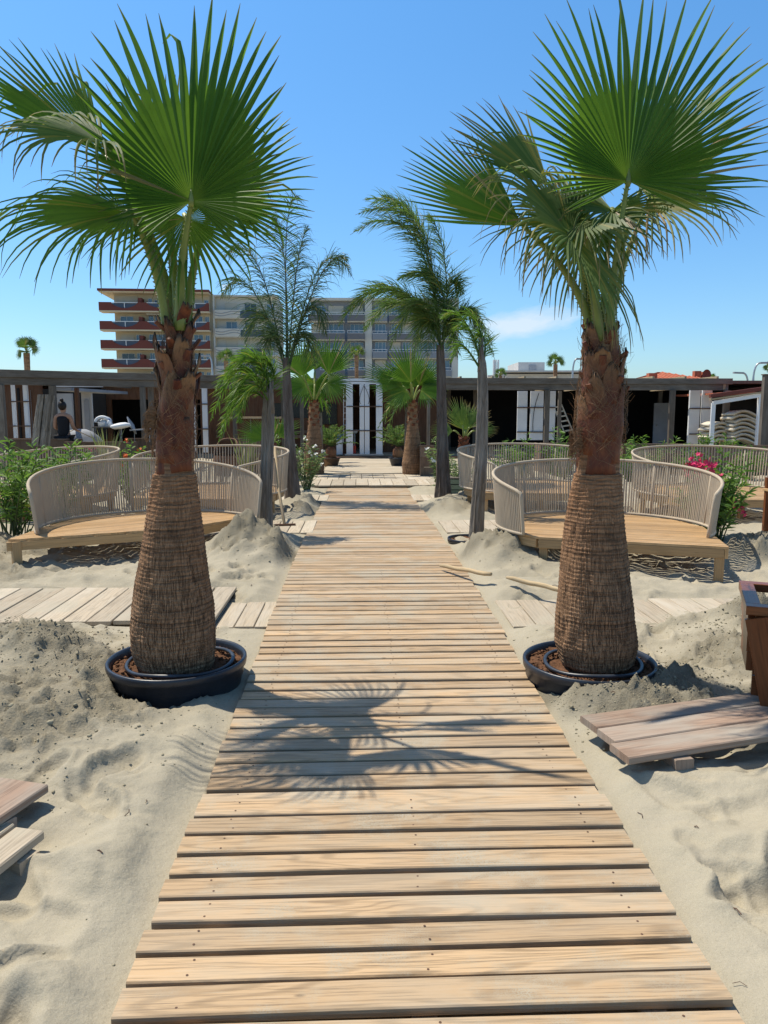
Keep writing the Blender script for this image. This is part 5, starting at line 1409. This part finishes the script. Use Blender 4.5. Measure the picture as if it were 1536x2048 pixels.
bed('raised timber bed left of the right palm trunk', 1082, 1146, 888, 18.6)
bed('long raised timber bed right of the right palm trunk', 1246, 1384, 890, 18.4)
bed('raised timber bed at the far right edge', 1388, 1560, 893, 18.2)
bed('low timber bed edge left of the left palm trunk', 252, 330, 879, 19.2)
bed('low timber bed edge in front of the bar counter', 444, 530, 880, 19.0)
bed('low timber bed edge behind the left oleander', -40, 135, 880, 17.9)
bed('reddish square timber bed right of the right swollen fan palm', 841, 872, 893, 17.8, dep=.5)
bed('narrow timber bed under the pale white-flowered oleander', 556, 590, 903, 16.6, dep=1.2)
bed('low bed edge in front of the striped blade plant', 130, 250, 886, 17.6)
# green crate by the right trunk
t = thing('green_crate', gp(908, 990, 0), 'faded green wooden crate between the two right grey trunks', 'crate'); m = MB(); a = gp(902, 992, 0)
for i in range(3): bx(m, a.x-.05, a.x+.35, a.y, a.y+.4, .02+i*.1, .105+i*.1)
obj('boards', m, m_plain('faded_green_paint', (.16, .21, .15), .8, .2, 6), t); m = MB(); bx(m, a.x-.06, a.x+.36, a.y-.01, a.y+.41, .32, .34); obj('lid', m, M['weather'], t)

# ------------------------------------------------------------------ woman
def person():
    Y = 18.2; px = 125; head = at(px, 813, Y); H = head.z+.10; sx = head.x
    t = thing('person', V(sx, Y, 0), 'dark-haired woman in a black sleeveless top seen from behind at the left', 'person')
    k = H/1.66
    J = {'pel': (0, 0, .92, .135), 'wst': (0, .0, 1.06, .105), 'chs': (0, 0, 1.26, .13), 'shc': (0, 0, 1.36, .085), 'nk': (0, .01, 1.42, .045), 'hd0': (0, .02, 1.50, .075), 'hd1': (0, .02, 1.585, .085),
         'lsh': (-.16, 0, 1.34, .058), 'lel': (-.205, .04, 1.09, .045), 'lwr': (-.15, .26, 1.04, .025), 'lha': (-.12, .34, 1.05, .024),
         'rsh': (.16, 0, 1.34, .058), 'rel': (.205, .04, 1.09, .045), 'rwr': (.20, .25, 1.02, .025), 'rha': (.18, .33, 1.02, .024),
         'lhp': (-.09, 0, .86, .095), 'lkn': (-.10, -.02, .48, .058), 'lan': (-.10, .02, .09, .036), 'lft': (-.10, .14, .03, .035),
         'rhp': (.09, 0, .86, .095), 'rkn': (.11, .04, .48, .058), 'ran': (.12, .05, .09, .036), 'rft': (.13, .17, .03, .035)}
    E = [('pel', 'wst'), ('wst', 'chs'), ('chs', 'shc'), ('shc', 'nk'), ('nk', 'hd0'), ('hd0', 'hd1'), ('shc', 'lsh'), ('lsh', 'lel'), ('lel', 'lwr'), ('lwr', 'lha'), ('shc', 'rsh'), ('rsh', 'rel'), ('rel', 'rwr'), ('rwr', 'rha'), ('pel', 'lhp'), ('lhp', 'lkn'), ('lkn', 'lan'), ('lan', 'lft'), ('pel', 'rhp'), ('rhp', 'rkn'), ('rkn', 'ran'), ('ran', 'rft')]
    def skin(name, J, E, mat, root):
        names = list(J); me = bpy.data.meshes.new(name)
        me.from_pydata([tuple(c*k for c in J[n][:3]) for n in names], [(names.index(a), names.index(b)) for a, b in E], [])
        o = bpy.data.objects.new(name, me); link(o); o.parent = t; me.materials.append(M[mat])
        md = o.modifiers.new('skin', 'SKIN'); md.use_smooth_shade = True
        for i, n in enumerate(names):
            sv = me.skin_vertices[0].data[i]; sv.radius = (J[n][3]*k, J[n][3]*k*(.72 if n in ('pel', 'wst', 'chs') else 1)); sv.use_root = (n == root)
        o.modifiers.new('sub', 'SUBSURF').levels = 1; o.modifiers['sub'].render_levels = 2
        BASE[o] = BASE[t]; return o
    # fingers rooted in the hands
    for sd in 'lr':
        hx, hy, hz, _ = J[sd+'ha']
        for i in range(4):
            a = (hx+(i-1.5)*.016, hy+.03, hz, .010); b = (hx+(i-1.5)*.019, hy+.075-.006*abs(i-1.5), hz-.02, .007)
            J[sd+'f%da' % i] = a; J[sd+'f%db' % i] = b; E += [(sd+'ha', sd+'f%da' % i), (sd+'f%da' % i, sd+'f%db' % i)]
    skin('body', J, E, 'skin', 'pel')
    Jt = {'a': (0, 0, .84, .17), 'b': (0, 0, 1.06, .12), 'c': (0, 0, 1.24, .148), 'd': (0, 0, 1.325, .115), 'e': (-.09, 0, 1.37, .045), 'f': (.09, 0, 1.37, .045)}
    skin('top', Jt, [('a', 'b'), ('b', 'c'), ('c', 'd'), ('d', 'e'), ('d', 'f')], 'cloth', 'a')
    Js = {'p': (0, 0, .93, .155), 'l': (-.095, 0, .84, .115), 'l2': (-.10, -.02, .5, .08), 'l3': (-.10, .01, .16, .06), 'r': (.095, 0, .84, .115), 'r2': (.11, .04, .5, .08), 'r3': (.12, .04, .16, .06)}
    skin('trousers', Js, [('p', 'l'), ('l', 'l2'), ('l2', 'l3'), ('p', 'r'), ('r', 'r2'), ('r2', 'r3')], 'cloth', 'p')
    m = MB(); lathe(m, (sx, Y-.018, 1.475*k), [(0, 0)]+[(.098*math.sin(q*PI/9), .115-.115*math.cos(q*PI/9)) for q in range(1, 9)]+[(0, .23)], 18); obj('hair', m, M['hair'], t, True)
    Jh = {'a': (0, -.015, 1.49, .075), 'b': (0, -.015, 1.57, .108), 'c': (0, -.015, 1.64, .085)}
    m = MB(); lathe(m, (sx, Y-.03, 1.665*k), [(0, 0)]+[(.045*math.sin(q*PI/7), .045-.045*math.cos(q*PI/7)) for q in range(1, 7)]+[(0, .09)], 14); obj('hair_bun', m, M['hair'], t, True)
person()

# ================================================================== TOWN BEHIND
def rotmb(m, piv, ang):
    c, s = math.cos(ang), math.sin(ang)
    m.v = [(piv[0]+(x-piv[0])*c-(y-piv[1])*s, piv[1]+(x-piv[0])*s+(y-piv[1])*c, z) for x, y, z in m.v]
class Bld:
    def __init__(s, name, label, Y, x_left_px, rot, cat='apartment building'):
        s.Y = Y; s.piv = (at(x_left_px, 700, Y).x, Y); s.rot = rot
        s.t = thing(name, V(s.piv[0], Y, 0), label, cat)
    def X(s, px): return at(px, 700, s.Y).x
    def Z(s, py): return at(768, py, s.Y).z
    def box(s, m, x0, x1, yt, yb, front, back, mi=0):
        bx(m, s.X(x0), s.X(x1), s.Y+front, s.Y+back, s.Z(yb) if yb is not None else -1, s.Z(yt), mi)
    def put(s, name, m, mat, parent=None, label=None, smooth=False):
        rotmb(m, s.piv, s.rot)
        o = obj(name, m, mat if isinstance(mat, list) else M[mat], s.t, smooth, label=label)
        if parent is not None: o.parent = parent
        return o
    def b(s, name, mat, *a, parent=None, label=None):
        m = MB(); s.box(m, *a); return s.put(name, m, mat, parent, label)
    def window(s, x0, x1, yt, yb, front, glass='winglass', frame='white', mull=1):
        m = MB(); e = .5; s.box(m, x0, x1, yt, yt+e, front-.10, front-.005); s.box(m, x0, x1, yb-e, yb, front-.10, front-.005)
        s.box(m, x0, x0+e, yt+e, yb-e, front-.10, front-.005); s.box(m, x1-e, x1, yt+e, yb-e, front-.10, front-.005)
        for k in range(mull): xx = x0+(x1-x0)*(k+1)/(mull+1); s.box(m, xx-e/2, xx+e/2, yt+e, yb-e, front-.09, front-.005)
        w = s.put('window', m, frame)
        s.b('pane', glass, x0+.3, x1-.3, yt+.3, yb-.3, front-.05, front-.008, parent=w); return w
# --- block with dark red scalloped balconies
B_ = Bld('apartment_block', 'tall apartment block with dark red scalloped balconies behind the left palm', 114, 209, R(5), )
B_.b('wall', 'cream', 232, 419, 588, None, 0, 14)
B_.b('side_pier', 'cream', 419.1, 430, 587, None, .3, 13)
m = MB(); B_.box(m, 208, 422, 581, 585.5, -2.2, 14.3); B_.put('roof_slab', m, 'red')
B_.b('soffit', 'cream', 210, 421, 585.6, 588, -2.0, 14)
B_.b('roof_hut', 'cream2', 333, 349, 567, 581, 5, 8); B_.b('roof_vent', 'greyp', 294, 298, 578, 581, 2, 3)
bays = [(232, 284), (300, 368), (371, 416)]
for kf in range(5):
    y0 = 607.5+37.3*kf; y1 = y0+16.5
    def ztop(px):
        for a, b in bays:
            if a < px < b:
                f = (px-a)/(b-a); return y0+1.2+10.4*math.sin(PI*f)**.75
        return y0
    m = MB(); xs = sorted(set([209, 421]+[x for a, b in bays for x in np.linspace(a, b, 15)]))
    zb_ = B_.Z(y1)
    for a, b in zip(xs[:-1], xs[1:]):
        za, zc = B_.Z(ztop(a)), B_.Z(ztop(b)); xa, xb = B_.X(a), B_.X(b); Ya, Yb = B_.Y-2.0, B_.Y-1.85
        P = [(xa, Ya, zb_), (xb, Ya, zb_), (xb, Ya, zc), (xa, Ya, za), (xa, Yb, zb_), (xb, Yb, zb_), (xb, Yb, zc), (xa, Yb, za)]
        m.add(P, [(0, 1, 2, 3), (5, 4, 7, 6), (3, 2, 6, 7), (1, 0, 4, 5)], [(p[0], p[2]) for p in P], (.5, .5))
    m2 = MB(); B_.box(m2, 209, 210, y0, y1, -1.84, -.02); m.add(m2.v, [tuple(f) for f in m2.f], m2.uv, (.5, .5))
    bal = B_.put('balcony', m, 'red')
    B_.b('balcony_floor', 'cream', 209.5, 420.5, y1-1, y1+2.6, -1.98, -.01, parent=bal)
    for a, b in bays: B_.b('glass_panel', 'railglass', a+.5, b-.5, y0+1.6, y1-1.5, -1.82, -1.78, parent=bal)
    m = MB()
    for a, b in bays:
        B_.box(m, a, b, y0, y0+1.1, -1.98, -1.86); xm = (a+b)/2; B_.box(m, xm-.5, xm+.5, y0+1.1, y1-2.5, -1.84+.0, -1.83+.0); B_.box(m, xm-.5, xm+.5, y0+1.1, y0+9.5, -2.03, -1.99)
    B_.put('handrail', m, 'white', bal)
    if kf < 5:
        yt = y0-17 if kf else 591
        yb = y0+8
        B_.b('fin', 'red', 283.5, 290.5, y0-9.5, y0+1, -1.7, -.02)
        if kf == 0:
            B_.b('shutter', 'shutter', 233, 278, 592, yb, -.08, -.01); B_.window(298.5, 306, 596, 609, -.0); B_.window(311, 327, 599, yb, 0, 'windark'); B_.b('shutter', 'shutter', 378, 404, 597, yb, -.08, -.01); B_.window(408.5, 416.5, 598, 609, 0)
        else:
            if kf in (1, 3): B_.window(243, 268, y0-12.5, yb, 0, 'windark' if kf == 3 else 'winglass')
            else: B_.b('shutter', 'shutter', 243, 268, y0-13, yb, -.08, -.01)
            if kf in (2, 3): B_.window(272.5, 281.5, y0-13, y0+2, 0)
            B_.window(298, 307.5, y0-14, y0+2, 0); B_.window(311, 336, y0-14, yb, 0, 'windark' if kf == 1 else 'winglass')
            if kf == 1:
                m = MB(); B_.box(m, 297, 345, y0-16.5, y0-14.5, -1.4, -.12); B_.put('awning', m, 'shutter')
            B_.window(386, 404, y0-14, yb, 0); B_.window(409, 417, y0-13, y0+2, 0)
# --- cream block
C_ = Bld('apartment_block', 'cream apartment block with white wave-pattern balconies next to the red one', 116, 430, R(4))
C_.b('wall', 'cream2', 431, 556, 594, None, .2, 13); C_.b('cornice', 'cream2', 429, 557, 590.5, 593.8, -.6, 13.1)
C_.b('pier', 'cream2', 430, 433, 594, None, -1.0, .19)
for kf in range(5):
    y0 = 621.5+37*kf; y1 = y0+16
    bal = C_.b('balcony', 'cream2', 433.2, 483, y0, y1, -1.2, -1.05)
    C_.b('balcony_floor', 'cream2', 433.2, 556, y1-1, y1+1.5, -1.04, .19, parent=bal)
    m = MB()
    for o_ in (5, 10):
        pts = [V(C_.X(x), C_.Y-1.22, C_.Z(y0+o_+2.2*math.sin((x-433)/25*PI))) for x in np.linspace(434, 482, 24)]
        tube(m, pts, .05, 4, cap=False)
    C_.put('wave_moulding', m, 'greyp', bal)
    r2 = C_.b('balcony', 'railglass', 484, 530, y0+2, y1, -1.15, -1.08, label='dark glazed balcony front')
    C_.b('handrail', 'white', 483.2, 531, y0+.6, y0+1.9, -1.2, -1.03, parent=r2)
    yt = y0-16
    if kf in (1, 3): C_.window(453, 475, yt+.5, y0+6, .2); C_.window(490, 508, yt+1, y0+8, .2, 'windark')
    else: C_.b('shutter', 'shutter', 452, 475, yt, y0+6, .1, .19); C_.b('shutter', 'shutter', 490, 514, yt, y0+6, .1, .19) if kf else C_.window(490, 514, yt+1, y0+6, .2, 'windark')
    C_.window(534, 550, yt+1, y0, .2)
m = MB(); p = at(452, 592, 118); tube(m, [p, p+V(0, 0, 1.6)], .05, 5)
for z in (1.0, 1.3, 1.55): tube(m, [p+V(-.5, 0, z), p+V(.4, 0, z+.05)], .03, 4)
C_.b('aerial_base', 'greyp', 450, 454, 588.5, 590.4, .5, 1); o = obj('aerial', m, M['metal'], C_.t)
m = MB(); lathe(m, (p.x-.5, p.y, p.z+.2), [(0, 0), (.25, .04), (.4, .12)], 16); obj('satellite_dish', m, M['white'], C_.t)
# --- grey block
G_ = Bld('apartment_block', 'wide grey apartment block with glazed balconies behind the central feather palms', 118, 617, R(1.5))
G_.b('wall', 'greyr', 626, 730, 600, None, 1.5, 14); G_.b('cornice', 'cream2', 619, 918, 594.5, 599.8, .4, 14.2)
G_.b('pier', 'cream2', 730.1, 744, 600, None, .3, 14); G_.b('wall', 'greyr', 744.1, 905, 600, None, 1.2, 14); G_.b('pier', 'cream2', 905.1, 918, 600, None, .3, 14)
G_.b('plant_room', 'rust', 680, 700, 589, 594.3, 4, 7); G_.b('plant_room', 'cream2', 790, 806, 588, 594.3, 4, 7)
for kf in range(5):
    y0 = 630+36.8*kf; y1 = y0+12
    for j, (a, b, w) in enumerate(((617, 690, 'greyd'), (695, 730, 'greyd'), (745, 775, 'greyr'), (778, 828, 'greyd'), (832, 905, 'greyr'))):
        if kf == 3 and j == 0: a = 640
        fr = -.5 if j < 2 else 0
        bal = G_.b('balcony', w, a, b-.4, y0, y1, fr, fr+.2)
        G_.b('balcony_floor', 'cream2', a, b-.4, y1-1, y1+2, fr+.21, 1.19, parent=bal)
        m = MB(); G_.box(m, a, b-.4, y0-5.5, y0-4.6, fr, fr+.1); G_.box(m, a, b-.4, y0-.8, y0-.1, fr, fr+.1)
        for x in np.linspace(a+.4, b-1, 4 if b-a < 60 else 6): G_.box(m, x-.3, x+.3, y0-4.5, y0-.9, fr+.02, fr+.08)
        G_.put('handrail', m, 'white', bal)
        nf = 1 if b-a < 40 else 2
        for q in range(nf):
            x0 = lerp(a+4, b, q/nf)+1; x1 = lerp(a+4, b, (q+1)/nf)-3
            if (kf+j+q) % 4 == 1: G_.b('shutter', 'shutter', x0, x1, y0-21, y0+.0, 1.1 if j > 1 else 1.4, 1.18 if j > 1 else 1.49)
            else: G_.window(x0, x1, y0-21, y0+0, 1.2 if j > 1 else 1.5, 'winglass', 'white', 2)
m = MB(); p = at(780, 594, 120); tube(m, [p, p+V(0, 0, 2)], .05, 5); tube(m, [p+V(-.8, 0, 1.6), p+V(.8, 0, 1.5)], .03, 4); tube(m, [p+V(-.6, 0, 1.2), p+V(.6, 0, 1.25)], .03, 4); obj('aerial', m, M['metal'], G_.t)
# --- villas
Vv = Bld('villa', 'flat-roofed pale grey villa with a roof box just left of the right palm', 62, 985, 0, 'house')
Vv.b('wall', 'offwhite', 1012, 1166, 748, None, 0, 12); Vv.b('roof_slab', 'offwhite', 1008, 1168, 742, 745, -1, 12.5); Vv.b('slot', 'greyd', 1014, 1164, 745.2, 747.8, .3, 12)
Vv.b('roof_box', 'offwhite', 1044, 1098, 722, 741.8, 1.5, 7); Vv.b('pane', 'greyp', 1066, 1080, 728, 741, 1.4, 1.49)
Vv.b('terrace_wall', 'offwhite', 978, 1011, 750, None, .3, 8)
m = MB()
for px in (987, 996, 991): p = at(px, 750, 62); tube(m, [p, p+V(0, 0, 1.2)], .08, 6)
obj('chimney_pipe', m, M['white'], Vv.t)
t = thing('tiled_roof_house', at(1360, 790, 46), 'house with a low terracotta tiled roof showing above the right pergola', 'house')
t.location.z = 0; BASE[t] = V(t.location.x, 46, 0)
m = MB(); a, b = at(1300, 762, 46), at(1436, 762, 46); bx(m, a.x+.3, b.x-.3, 46.6, 54, -1, a.z); obj('wall', m, M['cream'], t)
def hip(m, x0, x1, y0, y1, z0, z1, run):
    P = [V(x0, y0, z0), V(x1, y0, z0), V(x1, y1, z0), V(x0, y1, z0), V(x0+run, (y0+y1)/2, z1), V(x1-run, (y0+y1)/2, z1)]
    # corrugated tiles as ribs
    m.add(P, [(0, 1, 5, 4), (1, 2, 5), (2, 3, 4, 5), (3, 0, 4), (3, 2, 1, 0)], [(p.x, p.y) for p in P], (.5, .5))
    n = int((x1-x0)/.25)
    for i in range(1, n):
        x = x0+(x1-x0)*i/n; f = min(1, (x-x0)/run, (x1-x)/run)
        tube(m, [V(x, y0, z0+.02), V(x, lerp(y0, (y0+y1)/2, f), lerp(z0, z1, f)+.02)], .06, 5, cap=False)
m = MB(); hip(m, a.x, b.x, 46, 54, a.z, at(1370, 744, 50).z, 2.2); obj('roof', m, M['rooftile'], t)
m = MB(); p = at(1306, 760, 47); bx(m, p.x-.25, p.x+.25, 47, 47.5, p.z-.2, p.z+.42); obj('chimney', m, M['rooftile'], t)
m = MB(); p = at(1396, 750, 48); bx(m, p.x-.2, p.x+.2, 48, 48.4, p.z-.3, p.z+.25); bx(m, p.x+.3, p.x+.6, 48, 48.3, p.z-.3, p.z+.2); obj('chimney', m, M['rooftile'], t)
m = MB(); p = at(1412, 750, 47.5); lathe(m, (0, 0, 0), [(0, 0), (.2, .03), (.34, .10)], 16); m.v = [(p.x+v[0]*.8, 47.5-v[2], p.z+v[1]) for v in m.v]; tube(m, [p+V(0, .05, -.6), p], .03, 5); obj('satellite_dish', m, M['red'], t)
t = thing('tiled_roof_house', V(at(1500, 790, 34).x, 34, 0), 'nearer terracotta roof rising at the right edge behind the red-edged hut', 'house')
a, b = at(1452, 781, 34), at(1640, 781, 34)
m = MB(); bx(m, a.x+.3, b.x-.3, 34.5, 40, -1, a.z); obj('wall', m, M['cream'], t)
m = MB(); hip(m, a.x, b.x, 34, 40.5, a.z, at(1540, 766, 37).z, 1.2); obj('roof', m, M['rooftile'], t)
# street lamps
def lamp(label, px, pyt, Y, bend, h2=0):
    top = at(px, pyt, Y); t = thing('street_lamp', V(top.x, Y, 0), label, 'street lamp', 'curved grey street lamps')
    m = MB(); e = at(px+bend, pyt-6, Y)
    pts = [V(top.x, Y, 0), V(top.x, Y, top.z-.8)]+bez(V(top.x, Y, top.z-.8), V(top.x, Y, e.z), e, 8)[1:]
    tube(m, pts, [.09, .07]+[.055]*8, 7); obj('pole', m, M['metal'], t, True)
    m = MB(); plank(m, e+V(-.05 if bend > 0 else .05, 0, 0), e+V(.55 if bend > 0 else -.55, 0, .02), .22, .10); obj('lamp_head', m, M['greyp'], t)
lamp('tall curved street lamp rising behind the pergola just left of the right palm trunk', 1146, 724, 50, 8)
lamp('tall curved street lamp beside the terracotta roof at the right edge', 1508, 732, 45, 13)
lamp('small curved street lamp left of the tall one at the right edge', 1497, 752, 47, -12)
lamp('curved street lamp in front of the cream block right of the left palm trunk', 424, 718, 52, -7)
# far palms
def farpalm(label, px, cy, Y, rpx, n=13):
    c = at(px, cy, Y); r = rpx/F*Y; rg = random.Random(px); fans = []
    for i in range(n):
        a = i*2.4; el = rg.uniform(-.5, 1.3); d = V(math.cos(a)*math.cos(el), math.sin(a)*math.cos(el), math.sin(el))
        hx = px+d.x*rpx*.40; hy = cy-d.z*rpx*.40
        fans.append((hx, hy, d.y*r*.4, (d.x, d.y, d.z), (d.z*.2, -1, .5), r*.62, -75, 75, .8))
    fan_palm(label, Y, (px+1, 760), [r*.2, r*.2, r*.17, r*.2], (px, cy+rpx*.15), fans, 13, group='palms in the town behind', boots=False, mat='fandry' if px in (713,) else 'feather')
farpalm('lone palm standing above the pergola at the far left', 53, 700, 60, 30, 16)
farpalm('palm in front of the cream block right of the left palm trunk', 452, 716, 62, 22)
farpalm('small palm in front of the wide grey block', 713, 707, 60, 20)
farpalm('palm beside the roof box of the flat-roofed villa', 1111, 724, 55, 21)
farpalm('tiny palm crown peeping over the pergola left of the villa', 1001, 748, 55, 15)
farpalm('tiny palm crown just right of the right palm trunk', 1243, 746, 50, 14)
farpalm('palm crown at the right edge above the near terracotta roof', 1541, 735, 50, 16)
farpalm('tiny palm crown behind the terracotta roof', 1424, 757, 56, 12)

# ================================================================== SKY, SUN, CAMERA
SUN_EL, SUN_AZ = 63.5, -59.0      # azimuth from +Y, negative = to the left
w = bpy.data.worlds.new('World'); scene.world = w; w.use_nodes = True
nt = w.node_tree; nt.nodes.clear()
def wn(typ, ins={}, **pr):
    nd = nt.nodes.new(typ)
    for k, v in pr.items(): setattr(nd, k, v)
    for k, v in ins.items():
        if isinstance(v, bpy.types.NodeSocket): nt.links.new(v, nd.inputs[k])
        else: nd.inputs[k].default_value = v
    return nd
tc = wn('ShaderNodeTexCoord').outputs['Generated']
sky = wn('ShaderNodeTexSky', sky_type='NISHITA', sun_disc=False, sun_elevation=R(SUN_EL), sun_rotation=R(SUN_AZ), altitude=0, air_density=SKY_AIR, dust_density=SKY_DUST, ozone_density=SKY_OZ)
hs = wn('ShaderNodeHueSaturation', {'Saturation': SKY_SAT, 'Value': 1.0, 'Color': sky.outputs[0]}).outputs[0]
el = wn('ShaderNodeSeparateXYZ', {0: tc}).outputs[2]
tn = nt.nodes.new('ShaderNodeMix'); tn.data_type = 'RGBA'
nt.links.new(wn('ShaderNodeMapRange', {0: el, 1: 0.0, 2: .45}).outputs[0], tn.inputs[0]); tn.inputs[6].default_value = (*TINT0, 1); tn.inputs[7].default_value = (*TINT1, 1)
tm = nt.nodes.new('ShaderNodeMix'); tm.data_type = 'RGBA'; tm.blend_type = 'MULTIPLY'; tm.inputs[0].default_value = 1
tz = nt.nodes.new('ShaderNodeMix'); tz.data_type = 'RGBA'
nt.links.new(wn('ShaderNodeMapRange', {0: el, 1: .5, 2: .75}).outputs[0], tz.inputs[0]); nt.links.new(tn.outputs[2], tz.inputs[6]); tz.inputs[7].default_value = (1.15, 1.02, .88, 1)  # upper sky, out of view, tinted warm so shadows fill less blue
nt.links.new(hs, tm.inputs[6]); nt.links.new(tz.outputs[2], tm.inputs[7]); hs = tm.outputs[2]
# a thin feathery cloud low in the sky, right of the centre
def cloud_mask(dx, dz, sx, sz, tilt):
    s3 = wn('ShaderNodeSeparateXYZ', {0: tc}).outputs
    X_ = wn('ShaderNodeMath', {0: s3[0], 1: s3[1]}, operation='DIVIDE').outputs[0]
    Z_ = wn('ShaderNodeMath', {0: s3[2], 1: s3[1]}, operation='DIVIDE').outputs[0]
    x = wn('ShaderNodeMath', {0: X_, 1: dx}, operation='SUBTRACT').outputs[0]
    z = wn('ShaderNodeMath', {0: Z_, 1: dz}, operation='SUBTRACT').outputs[0]
    zt = wn('ShaderNodeMath', {0: x, 1: tilt, 2: z}, operation='MULTIPLY_ADD').outputs[0]
    cv = wn('ShaderNodeCombineXYZ', {0: x, 1: zt}).outputs[0]
    nz = wn('ShaderNodeTexNoise', {'Vector': wn('ShaderNodeMapping', {0: cv, 'Scale': (22, 60, 1)}).outputs[0], 'Scale': 1.0, 'Detail': 5, 'Roughness': .6}).outputs[0]
    sc = wn('ShaderNodeMapping', {0: cv, 'Scale': (1/sx, 1/sz, 1)}).outputs[0]
    ln = wn('ShaderNodeVectorMath', {0: sc}, operation='LENGTH').outputs['Value']
    m1 = wn('ShaderNodeMath', {0: ln, 1: wn('ShaderNodeMath', {0: nz, 1: -1.2, 2: .75}, operation='MULTIPLY_ADD').outputs[0]}, operation='ADD').outputs[0]
    mk = wn('ShaderNodeMapRange', {0: m1, 1: 1.2, 2: .45, 3: 0, 4: .68}).outputs[0]
    front = wn('ShaderNodeMath', {0: s3[1], 1: 0}, operation='GREATER_THAN').outputs[0]
    return wn('ShaderNodeMath', {0: mk, 1: front}, operation='MULTIPLY').outputs[0]
ca_ = at(1040, 648, 1.0)
mk = cloud_mask(ca_.x, ca_.z-CH, .078, .020, -.16)
mx = nt.nodes.new('ShaderNodeMix'); mx.data_type = 'RGBA'
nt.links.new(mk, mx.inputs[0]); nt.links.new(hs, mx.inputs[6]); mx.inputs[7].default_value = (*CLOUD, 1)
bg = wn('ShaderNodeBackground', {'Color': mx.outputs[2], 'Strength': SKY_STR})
wo = wn('ShaderNodeOutputWorld', {0: bg.outputs[0]})
ld = bpy.data.lights.new('Sun', 'SUN'); ld.energy = SUN_E; ld.angle = R(.53); ld.color = (1, .93, .80)
lo = bpy.data.objects.new('Sun', ld); link(lo)
sv = V(math.sin(R(SUN_AZ))*math.cos(R(SUN_EL)), math.cos(R(SUN_AZ))*math.cos(R(SUN_EL)), math.sin(R(SUN_EL)))
lo.rotation_euler = sv.to_track_quat('Z', 'Y').to_euler(); lo.location = sv*30
cd = bpy.data.cameras.new('Camera'); cd.sensor_fit = 'HORIZONTAL'; cd.sensor_width = 36; cd.lens = 36*F/1536; cd.clip_start = .05; cd.clip_end = 3000
co = bpy.data.objects.new('Camera', cd); link(co); co.location = (0, 0, CH); co.rotation_euler = (R(90)-PITCH, 0, 0)
scene.camera = co
scene.view_settings.view_transform = 'Standard'; scene.view_settings.look = 'None'; scene.view_settings.exposure = EXPO; scene.view_settings.gamma = 1
scene.render.resolution_x = 768; scene.render.resolution_y = 1024
